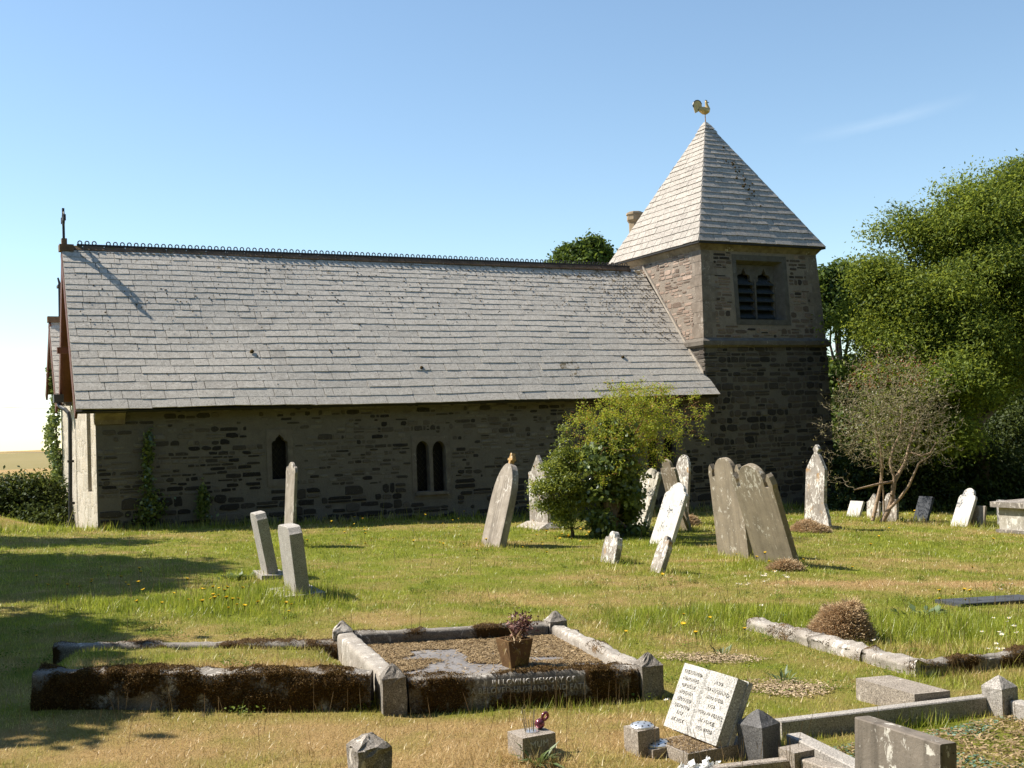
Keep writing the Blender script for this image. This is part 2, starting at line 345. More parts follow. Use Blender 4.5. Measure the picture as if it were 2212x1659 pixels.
M['st_grey'] = stone('grey_slate_stone', (.40, .35, .30), (.21, .18, .15), (.60, .56, .51), .42, streak=.6)
M['st_white'] = stone('bleached_stone', (.66, .63, .59), (.46, .43, .40), (.78, .75, .71), .5, streak=.3, scale=.9)
M['st_buff'] = stone('buff_slate_stone', (.33, .275, .205), (.21, .175, .13), (.60, .56, .49), .47, streak=.35)
M['st_lich'] = stone('lichen_stone', (.40, .36, .32), (.19, .165, .14), (.72, .69, .64), .72, streak=.35, orange=.05)
M['st_dark'] = stone('dark_slate_stone', (.085, .092, .105), (.05, .055, .065), (.2, .2, .2), .05, streak=.2)
M['st_orange'] = stone('orange_lichen', (.52, .33, .14), (.32, .2, .1), (.62, .55, .42), .4)
M['st_back'] = stone('stained_back', (.235, .20, .168), (.14, .12, .10), (.60, .57, .52), .42, streak=.6)
M['ivory'] = stone('ivy_stained_stone', (.55, .52, .46), (.30, .27, .22), (.72, .7, .65), .6, streak=.4)
M['letters'] = plain('worn_lettering', (.56, .54, .515), .5, 90)
M['book'] = stone('pale_book_granite', (.57, .555, .53), (.38, .365, .345), (.72, .70, .67), .4, gran=.85)
M['letters_k'] = plain('raised_lettering', (.40, .38, .36), .25, 40)
M['tin'] = plain('tin_lid', (.68, .68, .68), .2, 30, .35, .5, .75, .1)
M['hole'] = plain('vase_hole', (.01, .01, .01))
M['bauble'] = plain('purple_bauble', (.20, .055, .075), .3, 12, .22, .6, .6, .1)
M['potm'] = stone('mossy_pot', (.21, .12, .05), (.08, .042, .018), (.28, .20, .06), .6, moss=.3, mosscol=(.15, .11, .02))
M['dried'] = leafmat('dried_hydrangea', (.10, .045, .035), (.30, .16, .13), .1, .03)
M['petal'] = leafmat('daisy_petal', (.75, .75, .75), (.85, .85, .84), .2, .02)
M['yellow'] = leafmat('hawkbit_petal', (.80, .48, .015), (.85, .58, .02), .2, .02)
M['stem'] = leafmat('flower_stem', (.06, .09, .02), (.14, .16, .05), .2, .02)
M['dock'] = leafmat('dock_leaf', (.07, .11, .03), (.16, .22, .07), .3, .08)
M['wire'] = plain('wire', (.25, .25, .27), .1)
M['chips'] = leafmat('wood_chips', (.18, .13, .075), (.52, .40, .26), .02, .02)
def groundmat():
    m, nt, out = newmat('turf'); N = NT(nt); p = N.n('ShaderNodeNewGeometry').outputs['Position']; d = N.attr('dry')
    f = N.noise(p, 9, 6, .7); g = N.noise(p, 70, 4, .7)
    dd = N.ramp(N.math('ADD', d, N.math('MULTIPLY', N.math('SUBTRACT', f, .5), .5)), .1, .9)
    gr = N.mix(g, (.07, .085, .012), (.26, .28, .036)); dr = N.mix(g, (.20, .125, .045), (.48, .33, .15))
    finish(N, out, N.mix(dd, gr, dr), .95, N.bump(g, .8, .03), .1); return m
def grassmat():
    m, nt, out = newmat('grass_blade'); N = NT(nt); d = N.attr('dry'); t = N.attr('tint')
    gr = N.mix(t, (.15, .205, .016), (.47, .51, .062)); dr = N.mix(t, (.34, .22, .075), (.74, .55, .27))
    col = N.mix(N.ramp(d, .15, .85), gr, dr)
    a = N.n('ShaderNodeBsdfDiffuse'); N.l(col, a.inputs[0]); b = N.n('ShaderNodeBsdfTranslucent'); N.l(col, b.inputs[0])
    x = N.n('ShaderNodeMixShader'); x.inputs[0].default_value = .42; N.l(a.outputs[0], x.inputs[1]); N.l(b.outputs[0], x.inputs[2])
    g = N.n('ShaderNodeBsdfGlossy'); g.inputs['Roughness'].default_value = .4
    y = N.n('ShaderNodeMixShader'); y.inputs[0].default_value = .035; N.l(x.outputs[0], y.inputs[1]); N.l(g.outputs[0], y.inputs[2])
    N.l(y.outputs[0], out.inputs[0]); return m
M['turf'] = groundmat(); M['grass'] = grassmat()
def hillmat():
    m, nt, out = newmat('hill_field'); N = NT(nt); p = N.n('ShaderNodeNewGeometry').outputs['Position']
    f = N.noise(N.mapv(p, (.02, .02, .3)), 1., 5, .6); g = N.noise(p, .35, 5, .7)
    finish(N, out, N.mix(g, N.mix(f, (.17, .145, .05), (.25, .20, .09)), N.mix(f, (.21, .175, .07), (.30, .24, .12))), .95, None, .1); return m
M['hill'] = hillmat()
# ================================================================== world, sun, camera
SUNDIR = Vector((-.6286, .1101, .7699)).normalized()      # towards the sun (from the finial's shadow on the roof)
SUN_EL = math.asin(SUNDIR.z); SUN_ROT = math.atan2(SUNDIR.x, SUNDIR.y)
W = bpy.data.worlds.new('World'); SC.world = W; W.use_nodes = True; wn = W.node_tree; wn.nodes.clear()
wo = wn.nodes.new('ShaderNodeOutputWorld'); wb = wn.nodes.new('ShaderNodeBackground'); sk = wn.nodes.new('ShaderNodeTexSky')
sk.sky_type = 'NISHITA'; sk.sun_disc = False; sk.sun_elevation = SUN_EL; sk.sun_rotation = SUN_ROT; sk.altitude = 60; sk.air_density = 1.0; sk.dust_density = .1; sk.ozone_density = 1.0
wb.inputs[1].default_value = .098
# a thread of thin high cloud, placed by sky direction
tcw = wn.nodes.new('ShaderNodeTexCoord'); Nw = NT(wn)
ca = Vector(ray(1725, 310)).normalized(); cb_ = Vector(ray(2110, 212)).normalized(); cc = (ca+cb_).normalized(); cu = (cb_-ca).normalized(); cn = cc.cross(cu).normalized(); hl = (cb_-ca).length/2
def wdot(v):
    q = wn.nodes.new('ShaderNodeVectorMath'); q.operation = 'DOT_PRODUCT'; wn.links.new(tcw.outputs['Generated'], q.inputs[0]); q.inputs[1].default_value = v; return q.outputs['Value']
al = Nw.math('DIVIDE', wdot(cu), hl); ac = wdot(cn)
nzw = Nw.noise(Nw.mapv(tcw.outputs['Generated'], (30, 30, 30)), 1., 4, .6)
wid = Nw.math('MULTIPLY', Nw.math('ADD', .25, Nw.math('MULTIPLY', nzw, 1.3)), .0075)
prof = Nw.math('SUBTRACT', 1., Nw.math('ABSOLUTE', Nw.math('DIVIDE', Nw.math('ADD', ac, Nw.math('MULTIPLY', al, Nw.math('MULTIPLY', al, .003))), wid)))
m_ = Nw.math('MULTIPLY', Nw.ramp(prof, 0., 1.), Nw.ramp(Nw.math('ABSOLUTE', al), 1.05, .2))
m_ = Nw.math('MULTIPLY', m_, .085)
mixc = Nw.mix(m_, sk.outputs[0], (7.5, 7.6, 7.8))
wt = wn.nodes.new('ShaderNodeMix'); wt.data_type = 'RGBA'; wt.blend_type = 'MULTIPLY'; wt.inputs[0].default_value = 1; wt.inputs[7].default_value = (1.03, 1.08, 1.05, 1); wn.links.new(mixc, wt.inputs[6]); wn.links.new(wt.outputs[2], wb.inputs[0]); wn.links.new(wb.outputs[0], wo.inputs[0])
sl = bpy.data.lights.new('sun', 'SUN'); sl.energy = 5.0; sl.angle = math.radians(.53); sl.color = (1., .925, .80)
so = bpy.data.objects.new('sun', sl); COL.objects.link(so); so.rotation_euler = SUNDIR.to_track_quat('Z', 'Y').to_euler(); so.location = (-20, 5, 30)
cam = bpy.data.cameras.new('camera'); cam.sensor_width = 36; cam.lens = FPX/2212*36; cam.clip_end = 3000; cam.clip_start = .05
co = bpy.data.objects.new('camera', cam); COL.objects.link(co); SC.camera = co
co.matrix_world = Matrix(((CR[0], CU[0], -_fw[0], 0), (CR[1], CU[1], -_fw[1], 0), (CR[2], CU[2], -_fw[2], EYE), (0, 0, 0, 1)))
vs = SC.view_settings; vs.view_transform = 'Standard'; vs.look = 'None'; vs.gamma = 1; vs.use_curve_mapping = False; vs.exposure = .84
SC.cycles.max_bounces = 6; SC.cycles.transparent_max_bounces = 4; SC.cycles.caustics_reflective = False; SC.cycles.caustics_refractive = False
# ================================================================== ground
BL = []   # dry / lush blobs: centre on the ground, half widths in metres, amount
def blob(px, py, rx, ry, a): P = at(px, py); BL.append((P[0], P[1], rx, ry, a))
for b in [(700, 1600, 1.6, .75, .42), (300, 1600, .9, .5, .30), (1250, 1570, .9, .35, .22), (1450, 1560, .6, .3, .12), (1000, 1640, 1.5, .4, .35), (1100, 1290, .9, .5, .42), (1280, 1250, 1.3, .35, .22), (1500, 1300, .8, .5, .18),
          (830, 1330, .35, .5, .35), (2030, 1262, 1.8, .32, .55), (1850, 1262, .8, .25, .4), (2150, 1230, 1.5, .4, .25), (1560, 1212, 1.0, .12, .35), (1650, 1450, .5, .35, .25), (1780, 1500, .5, .3, .3), (2060, 1455, .35, .12, .35),
          (420, 1440, .9, .2, .30), (680, 1440, .5, .2, .28), (500, 1385, 1.2, .2, .3), (330, 1375, .5, .2, .2),
          (560, 1300, .8, .9, -.35), (350, 1310, 1.2, .4, -.28), (1560, 1330, .8, .9, -.25), (2050, 1360, 1.0, .7, -.40), (1700, 1330, .5, .5, -.2), (1340, 1350, .3, .7, -.15), (1300, 1540, .5, .1, -.25), (900, 1160, 3, 1.6, -.12), (350, 1190, 3, 1, -.22), (1900, 1180, 3, 1.2, -.12), (1350, 1200, 2, .8, -.12), (960, 1545, 1.2, .08, -.2)]: blob(*b)
def dry(x, y):
    d = .265+.75*(fbm(x*.8, y*.8, 21, 4)-.5)+.80*(fbm(x*3.3, y*3.3, 5, 3)-.5)+.45*(fbm(x*10, y*10, 15, 2)-.5)
    d = d+.55*np.clip((y-34)/8, 0, 1)*np.clip((-x-6)/6, 0, 1)
    for bx, by, rx, ry, a in BL: d = d+a*np.exp(-(((x-bx)/rx)**2+((y-by)/ry)**2))
    return np.clip(d, 0, 1)
gx = np.concatenate([-np.geomspace(900, 16, 26), np.arange(-15, 17, .13), np.geomspace(17.2, 900, 26)])
gy = np.concatenate([-np.geomspace(300, 3, 14), np.arange(-2, 3.4, .5), np.arange(3.5, 30, .13), np.geomspace(30.3, 1200, 30)])
X, Y = np.meshgrid(gx, gy); Z = zg(X, Y); nx, ny = len(gx), len(gy)
ii = (np.arange(ny-1)[:, None]*nx+np.arange(nx-1)[None, :]).ravel()
ground = fastmesh('ground', np.stack([X, Y, Z], -1).reshape(-1, 3), np.stack([ii, ii+1, ii+1+nx, ii+nx], 1), M['turf'], attrs={'dry': dry(X, Y).ravel()}, smooth=True)
tag(ground, None, None, kind='structure')
# far field rising beyond the churchyard
hx = np.linspace(-420, 250, 60); hy = np.linspace(60, 420, 40); HX, HY = np.meshgrid(hx, hy)
HZ = -2.2+3.0*np.exp(-((HY-230)/85)**2)*(.82+.18*np.tanh((-HX-40)/60))+.5*(fbm(HX*.02, HY*.02, 4)-.5)
ii = (np.arange(39)[:, None]*60+np.arange(59)[None, :]).ravel()
hill = fastmesh('hill', np.stack([HX, HY, HZ], -1).reshape(-1, 3), np.stack([ii, ii+1, ii+61, ii+60], 1), M['hill'], smooth=True); tag(hill, None, None, kind='structure')
# ================================================================== church (local frame: u along the nave, v away from the viewer)
TH = 1.0883; PHI = PI/2-TH
DU = np.array([math.sin(TH), math.cos(TH), 0]); DV = np.array([-DU[1], DU[0], 0]); CO = np.array([-7.6865, 20.4978, 0])
E_, ZE, L, WH, ZR, VT, ZS, TW, TD, OV, ZSTR, ZAP = .318, 2.285, 13.94, 2.594, 5.668, .072, 5.9975, 3.866, 3.897, .191, 3.558, 9.588
def cloc(P): q = np.asarray(P)-CO; return np.array([q @ DU, q @ DV, q[2]])
def cw(u, v, z): return CO+u*DU+v*DV+np.array([0, 0, z])
def onv(px, py, v=0.):
    r = ray(px, py); c = CP; t = ((CO+v*DV-c) @ DV)/(r @ DV); return cloc(c+r*t)
church = empty('church', tuple(CO), PHI)
tag(church, 'old stone church with slate roof and squat tower under a pyramid spire', 'church')
def polyface(mb, outer, holes, f, mi=0):
    """planar polygon with holes; f maps 2D to 3D"""
    pl = [[Vector((a, b, 0)) for a, b in outer]]+[[Vector((a, b, 0)) for a, b in h] for h in holes]
    tri = tessellate_polygon(pl); P = [q for l in pl for q in l]
    mb.add([f(q.x, q.y) for q in P], [tuple(t) for t in tri], mi)
def lancet(u0, u1, z0, z1, n=7, k=1.15):
    w = u1-u0; zs = z1-w*k*.5*1.25; c = (u0+u1)/2; P = [(u0, z0), (u1, z0)]
    for i in range(n+1): a = i/n; P.append((u1-(w/2)*(1-math.cos(a*PI/2)) , zs+(z1-zs)*math.sin(a*PI/2)**.9) if i < n else (c, z1))
    for i in range(n-1, -1, -1): a = i/n; P.append((u0+(w/2)*(1-math.cos(a*PI/2)), zs+(z1-zs)*math.sin(a*PI/2)**.9))
    return P
def ogee(u0, u1, z0, z1):
    w = u1-u0; c = (u0+u1)/2; s = z1-.34*w*1.6
    H = [(u1, z0), (u1, s), (u1-.10*w, s+.13*w), (u1-.22*w, s+.16*w), (u1-.27*w, s+.30*w), (c+.10*w, s+.40*w), (c, z1)]
    return [(u0, z0)]+H+[(2*c-a, b) for a, b in reversed(H[1:-1])]
def grow(P, d, dz0=None):
    c = np.mean(P, 0); Q = []
    us = [p[0] for p in P]; zs = [p[1] for p in P]; w = max(us)-min(us); h = max(zs)-min(zs); cu_, cz = (max(us)+min(us))/2, (max(zs)+min(zs))/2
    return [(cu_+(a-cu_)*(w+2*d)/w, cz+(b-cz)*(h+2*d)/h) for a, b in P]
def masonry(mb, f, a0, a1, z0, z1, rows, wid, skip, excl=(), mi=1, relief=(.004, .014), lim=None, tfn=None, split=.3):
    """irregular stones laid in rough courses, standing a little proud of the mortar"""
    z = z0
    while z < z1-.03:
        rh = random.uniform(*rows); x = a0-random.uniform(0, .25); l0, l1 = lim(z+rh/2) if lim else (a0, a1)
        while x < l1:
            w = random.uniform(*wid)*random.choice((.7, 1, 1, 1.3)); parts = [(z, z+rh)]
            if random.random() < split: q = z+rh*random.uniform(.4, .6); parts = [(z, q), (q, z+rh)]
            for b0, b1 in parts:
                dz = .035*(float(vn(x*1.1, z*3.1, 5))-.5); g = random.uniform(.004, .012); l, r, b, t = max(l0, x)+g, min(l1, x+w)-g, b0+g*.8+dz, min(b1-g*.8+dz, z1-.01)
                if r-l < .05 or t-b < .025 or any(l < e[1] and r > e[0] and b < e[3] and t > e[2] for e in excl) or random.random() < skip((l+r)/2, (b+t)/2): continue
                if random.random() < .35: t -= (t-b)*random.uniform(.1, .3)
                W_, H_ = r-l, t-b; c = lambda: random.uniform(.03, .42)*min(W_, H_*2)*.8; d = lambda: random.uniform(.04, .42)*H_
                O = [(l+c(), b+random.uniform(0, .1)*H_), ((l+r)/2, b+random.uniform(-.06, .08)*H_), (r-c(), b+random.uniform(0, .1)*H_), (r, b+d()), (r-random.uniform(0, .03)*W_, t-d()), (r-c(), t-random.uniform(0, .1)*H_), ((l+r)/2, t+random.uniform(-.08, .06)*H_), (l+c(), t-random.uniform(0, .1)*H_), (l+random.uniform(0, .03)*W_, t-d()), (l, b+d())]
                n = len(O); cx, cy = (l+r)/2, (b+t)/2; e = min(.012, H_*.16); I = [(p_[0]+(cx-p_[0])*2*e/W_, p_[1]+(cy-p_[1])*2*e/H_) for p_ in O]; h0 = random.uniform(*relief)
                V = [f(*p_, -.004) for p_ in O]+[f(*p_, h0*random.uniform(.8, 1.15)) for p_ in I]; tt = random.random() if tfn is None else tfn(cx, cy)
                mb.add(V, [tuple(range(n, 2*n))]+[(i, (i+1) % n, (i+1) % n+n, i+n) for i in range(n)], mi, min(1, max(0, tt)))
            x += w
        z += rh
# --- front wall with its windows
def winpx(x0, x1, y0, y1): a = onv(x0, y1); b = onv(x1, y0); return a[0], b[0], a[2], b[2]
ws = []
u0, u1, z0, z1 = winpx(588.5, 621, 937, 1036); ws.append([ogee(u0, u1, z0, z1)])
A = winpx(901.5, 926, 952, 1062); B = winpx(937, 961.5, 952, 1062); ws.append([lancet(*A), lancet(*B)])
A = winpx(1401, 1424, 938, 1030); B = winpx(1435, 1459, 938, 1030); ws.append([lancet(*A), lancet(*B)])
mb = MB(); holes = []
for w in ws:
    P = [p for l in w for p in l]; us = [p[0] for p in P]; zs = [p[1] for p in P]
    holes.append([(min(us)-.05, min(zs)-.04), (max(us)+.05, min(zs)-.04), (max(us)+.05, max(zs)+.05), (min(us)-.05, max(zs)+.05)])
polyface(mb, [(.12, -1.2), (L+.02, -1.2), (L+.02, 2.56), (.12, 2.56)], holes, lambda a, b: (a, 0, b))
ex = [(h[0][0]-.06, h[1][0]+.06, h[0][1]-.12, h[2][1]+.06) for h in holes]
fm = lambda a, z, o: (a, -o, z)
patchy = lambda a, z: min(.75, max(.08, .36+1.3*(float(fbm(a*.55, z*.9, 77, 3))-.5)-.25*max(0, .5-z)))
masonry(mb, fm, .13, L, .66, 2.55, (.05, .125), (.08, .30), patchy, ex, tfn=lambda a, z: min(1, random.random()**1.0+.9*(float(fbm(a*.7, z*1.1, 37, 3))-.5)), split=.12)
masonry(mb, fm, .13, L, -.75, .66, (.09, .24), (.13, .52), lambda a, z: .24, ex, tfn=lambda a, z: abs(random.gauss(.05, .28)), relief=(.008, .025))
nave_wall = mb.build('nave_wall', [M['nave'], M['nave_st']], church)
for w, h in zip(ws, holes):
    mb = MB(); d = .05
    out = [(h[0][0]-d, h[0][1]-.10), (h[1][0]+d, h[1][1]-.10), (h[2][0]+d, h[2][1]+d), (h[3][0]-d, h[3][1]+d)]
    F = -.012
    polyface(mb, out, w, lambda a, b: (a, F, b))
    for a, b in zip(out, out[1:]+out[:1]): mb.add([(a[0], F, a[1]), (b[0], F, b[1]), (b[0], .05, b[1]), (a[0], .05, a[1])], [(0, 1, 2, 3)])
    for l in w:
        for a, b in zip(l, l[1:]+l[:1]): mb.add([(a[0], F, a[1]), (a[0], .2, a[1]), (b[0], .2, b[1]), (b[0], F, b[1])], [(0, 1, 2, 3)])
    if len(w) == 2: mb.box((h[0][0], -.06, h[0][1]-.02), (h[1][0], F-.003, h[0][1]+.045))
    win = mb.build('window', M['dressed'], church)
    mb = MB(); polyface(mb, [(h[0][0], h[0][1]), (h[1][0], h[1][1]), (h[2][0], h[2][1]), (h[3][0], h[3][1])], [], lambda a, b: (a, .17, b)); mb.build('pane', M['glass'], win)
    for l in w:
        mb = MB()
        us = [p[0] for p in l]; zs = [p[1] for p in l]; q = (max(us)-min(us))/3
        for i in range(-12, 14):
            for s_ in (1, -1):
                a = np.array([min(us)+i*q, min(zs)]); b = a+np.array([s_*2.5*1.0, 2.5*1.35]) ; n_ = 40; pr = None
                for k in range(n_+1):
                    p = a+(b-a)*k/n_; ok = min(us)+.004 < p[0] < max(us)-.004 and p[1] < max(zs)-.12
                    if ok and pr is not None: mb.tube([(pr[0], .16, pr[1]), (p[0], .16, p[1])], .004, 3, cap=False)
                    pr = p if ok else None
        mb.build('leading', M['iron'], win)
# --- gable end
UW = lambda v: .12+.033*v
mb = MB(); gf = lambda a, b: (UW(a), a, b)
polyface(mb, [(0, -1.2), (5.2, -1.2), (5.2, 2.45), (2.6, 5.42), (0, 2.56)], [[(1.0, .75), (1.75, .75), (1.75, 3.1), (1.0, 3.1)]], gf)
for a, b in (((1.0, .75), (1.75, .75)), ((1.75, .75), (1.75, 3.1)), ((1.75, 3.1), (1.0, 3.1)), ((1.0, 3.1), (1.0, .75))):
    mb.add([gf(*a), gf(*b), (UW(b[0])+.3, b[0], b[1]), (UW(a[0])+.3, a[0], a[1])], [(0, 1, 2, 3)])
gable = mb.build('gable_wall', M['gable'], church)
mb = MB(); mb.add([(UW(1)+.28, .95, .7), (UW(1)+.28, 1.8, .7), (UW(1)+.28, 1.8, 3.15), (UW(1)+.28, .95, 3.15)], [(0, 1, 2, 3)]); gw = mb.build('window', M['glass'], church)
# corner quoins and the rounded kneeler stone under the eave
mb = MB(); z = -.4; k = 0
while z < 2.2:
    hh = .26+.12*random.random(); lu = .42 if k % 2 else .22
    mb.box((.112, .004, z), (.118, .02+(.22 if k % 2 else .42), min(z+hh-.012, 2.25))); z += hh; k += 1
mb.build('quoins', M['gable'], church)
mb = MB(); pr = [(0, 2.2), (0, 2.5), (-.30, 2.34)]+[(-.30+.30*(1-math.cos(a*PI/12)), 2.28-.26*math.sin(a*PI/12)**1.2+.0) for a in range(0, 7)]
pr = [(.05, 2.02), (.05, 2.56), (-.27, 2.30), (-.27, 2.24), (-.20, 2.22), (-.12, 2.17), (-.06, 2.10), (-.03, 2.02)]
n_ = len(pr); V = [(.09, a, b) for a, b in pr]+[(.62, a, b) for a, b in pr]
mb.add(V, [tuple(range(n_)), tuple(reversed(range(n_, 2*n_)))]+[(i, (i+1) % n_, (i+1) % n_+n_, i+n_) for i in range(n_)]); mb.build('kneeler', M['corn'], church)
M['quoin'] = stone('tower_quoin', (.26, .215, .175), (.15, .12, .095), (.42, .37, .32), .4, scale=1.2)
# --- slates
def slabs(P0, eu, es, rows, lf, rf, wmin, wmax, mossf, name, mat, parent, lift=(.006, .015), sag=0.):
    P0, eu, es = (np.array(q, float) for q in (P0, eu, es)); n = np.cross(eu, es); n /= np.linalg.norm(n)
    if n[2] < 0: n = -n
    mb = MB(); mo = []
    for k in range(len(rows)-1):
        s0, s1 = rows[k], rows[k+1]; l0, r0 = lf(s0), rf(s0); x = l0
        row_t = random.uniform(-.05, .05); fr = (k+.5)/len(rows); f = 1.15-.5*fr
        while x < r0-.02:
            wd = random.uniform(wmin, wmax)*f*random.choice((.6, 1, 1, 1.35)); xb = min(x+wd, r0)
            if r0-xb < wmin*.4: xb = r0
            g = random.uniform(.005, .014); xa_, xb_ = x+g/2, xb-g/2
            t0 = random.uniform(*lift); t1 = t0+random.uniform(-.002, .002); j = [random.uniform(-.010, .007) for _ in range(2)]
            tl, tr = max(xa_, lf(s1)), min(xb_, rf(s1))
            if tr < tl: tl = tr = (tl+tr)/2 if lf(s1) < rf(s1) else (lf(s1)+rf(s1))/2
            def pt(a, s, h): return P0+eu*a+es*(s+sag*.6*(float(vn(a*.55, s*1.1, 17))-.5)+.35*sag*(float(vn(a*2.3, k*3.7, 5))-.5))+n*(h+sag*(float(vn(a*.4, s*.5, 11))-.5))
            V = [pt(xa_, s0+j[0], t0), pt(xb_, s0+j[1], t1), pt(tr, s1+.02, .0015), pt(tl, s1+.02, .0015), pt(xa_, s0+j[0]+.006, -.012), pt(xb_, s0+j[1]+.006, -.012)]
            tt = min(1, max(0, random.gauss(.5, .11)+row_t))
            mb.add(V, [(0, 1, 2, 3), (4, 5, 1, 0), (4, 0, 3), (1, 5, 2)], 0, tt); ms = mossf((x+xb)/2, s0); mo += [ms]*6
            x = xb
    o = mb.build(name, mat, parent); a = o.data.attributes.new('moss', 'FLOAT', 'POINT'); a.data.foreach_set('value', np.array(mo, np.float32)); return o
def rowlist(S, a, b):
    r = [0.]; 
    while r[-1] < S: r.append(r[-1]+(a+(b-a)*r[-1]/S))
    r = [q*S/r[-1] for q in r]; return r
SL = math.hypot(WH+E_, ZR-ZE); ES = np.array([0, (WH+E_)/SL, (ZR-ZE)/SL])
LV = lambda s: -.25+.13*s/SL
s_vt = (VT+E_)/ES[1]
RV = lambda s: L+.10-.04*s/s_vt if s < s_vt else L-.012
mossn = lambda a, s: max(0, (s/SL-.62)*.75)+.28*max(0, float(fbm(a*.5, s*.9, 33, 3))-.55)+.16*max(0, (a-9)/5)+.36*math.exp(-((a-10.35)/.34)**2-((s-.75)/.42)**2)
slabs((0, -E_, ZE), (1, 0, 0), ES, rowlist(SL, .232, .150), LV, RV, .22, .62, mossn, 'nave_roof', M['slate'], church, sag=.055)
N3 = np.cross((1, 0, 0), ES); 
mb = MB(); o3 = -N3*.040; q = -N3*.10
for a in (o3, q): pass
P = [np.array((LV(0)+.01, -E_, ZE)), np.array((L+.09, -E_, ZE)), np.array((L-.02, -E_, ZE))+ES*SL, np.array((LV(SL)+.01, -E_, ZE))+ES*SL]
P[2] = np.array((L-.02, -E_, ZE))+ES*SL
V = [p+o3 for p in P]+[p+q for p in P]
mb.add(V, [(0, 1, 2, 3), (7, 6, 5, 4), (0, 4, 5, 1), (1, 5, 6, 2), (2, 6, 7, 3), (3, 7, 4, 0)]); mb.build('roof_deck', M['under'], church)
ESB = np.array([0, -(WH+.25)/math.hypot(WH+.25, ZR-2.6), (ZR-2.6)/math.hypot(WH+.25, ZR-2.6)]); SLB = math.hypot(WH+.25, ZR-2.6)
slabs((0, 2*WH+.25, 2.6), (1, 0, 0), ESB, rowlist(SLB, .3, .25), lambda s: .05-.17*s/SLB, lambda s: L-.02, .3, .7, lambda a, s: .1, 'nave_roof', M['slate'], church)
# ridge tiles with a pierced crest
RU0, RU1 = -.13, L-.35
mb = MB(); mo = []
x = RU0; c30 = (ES[1], ES[2])
while x < RU1:
    x2 = min(x+.414, RU1); dz = random.uniform(-.006, .006); g = .006
    for sg in (1, -1):
        p0 = np.array((0, WH, ZR+.055+dz)); p1 = p0-np.array((0, sg*ES[1]*.125, ES[2]*.125)); p2 = p1-np.array((0, 0, .03))
        mb.add([(x+g, *p0[1:]), (x2-g, *p0[1:]), (x2-g, *p1[1:]), (x+g, *p1[1:]), (x+g, *p2[1:]), (x2-g, *p2[1:])], [(0, 1, 2, 3), (3, 2, 5, 4), (0, 3, 4), (1, 5, 2)])
    x = x2
ridge = mb.build('ridge_tiles', M['ridge'], church)
a = ridge.data.attributes.new('moss', 'FLOAT', 'POINT'); a.data.foreach_set('value', np.full(len(ridge.data.vertices), .75, np.float32))
mb = MB(); mb.box((RU0+.3, WH-.014, ZR+.045), (RU1, WH+.014, ZR+.085))
x = RU0+.36
k = 0
while x < RU1-.05:
    if k != 3:
        pts = [(x+.038*math.cos(a), WH, ZR+.108+.040*math.sin(a)) for a in np.linspace(-.75, PI+.75, 11)]; mb.tube(pts, .0125, 5)
    x += .138; k += 1
mb.build('ridge_crest', M['crest'], ridge)
# gable finial cross
cr = [onv(145, y, WH) for y in (528, 520, 457)]
ux = -.06; zb = ZR+.02
mb = MB(); mb.box((ux-.11, WH-.12, zb-.10), (ux+.16, WH+.12, zb+.035)); mb.box((ux-.06, WH-.07, zb+.035), (ux+.04, WH+.07, zb+.16))
fin = mb.build('finial', M['ridge'], church)
mb = MB(); ztop = ZR+.80; zc = ztop-.22; t = .022
mb.box((ux-.015-t, WH-.035, zb+.16), (ux-.015+t, WH+.035, ztop)); mb.box((ux-.015-t+.003, WH-.2, zc-.035), (ux-.015+t-.003, WH-.037, zc+.035)); mb.box((ux-.015-t+.003, WH+.037, zc-.035), (ux-.015+t-.003, WH+.2, zc+.035))
mb.tube([(ux-.015, WH+.14*math.cos(a), zc+.14*math.sin(a)) for a in np.linspace(0, 2*PI, 17)], .018, 5)
for dy, dz in ((-.2, 0), (.2, 0), (0, .0)): mb.box((ux-.04, WH+dy-.03, zc+dz-.06), (ux+.01, WH+dy+.03, zc+dz+.06)) if dy else None
mb.build('cross', M['crest'], fin)
# bargeboards along the verges
def sloped(mb, a, b, off, dep, thk):
    a, b = np.array(a, float), np.array(b, float); d = (b-a)/np.linalg.norm(b-a); up = np.array([0, -d[2], d[1]]) if d[1]*0 == 0 else 0
    if up[2] < 0: up = -up
    V = []
    for p in (a, b):
        for x_, h_ in ((0, off), (thk, off), (thk, off-dep), (0, off-dep)): V.append(p+np.array([x_, 0, 0])+up*h_)
    mb.add(V, [(0, 1, 2, 3), (7, 6, 5, 4), (0, 4, 5, 1), (1, 5, 6, 2), (2, 6, 7, 3), (3, 7, 4, 0)])
mb = MB(); sloped(mb, (LV(0)-.006, -E_+.02, ZE), (LV(SL)-.006, WH, ZR), -.03, .20, .045); bb = mb.build('bargeboard', M['board'], church)
mb = MB(); sloped(mb, (.03, 5.3, 2.7), (LV(SL)-.008, WH+.02, ZR), -.03, .24, .05); mb.build('bargeboard', M['board'], church)
mb = MB(); sloped(mb, (LV(0)+.045, -E_+.04, ZE), (LV(SL)+.045, WH, ZR), -.085, .012, .33); sloped(mb, (.09, 5.25, 2.7), (LV(SL)+.045, WH+.02, ZR), -.085, .012, .26); mb.build('soffit', M['soffit'], church)
for vv, zz in ((.75, 2.75), (1.5, 3.5), (3.6, 3.6)):
    mb = MB(); mb.box((LV(SL)-.02, vv, zz), (UW(vv)+.02, vv+.12, zz+.13)); mb.build('purlin_end', M['board'], church)
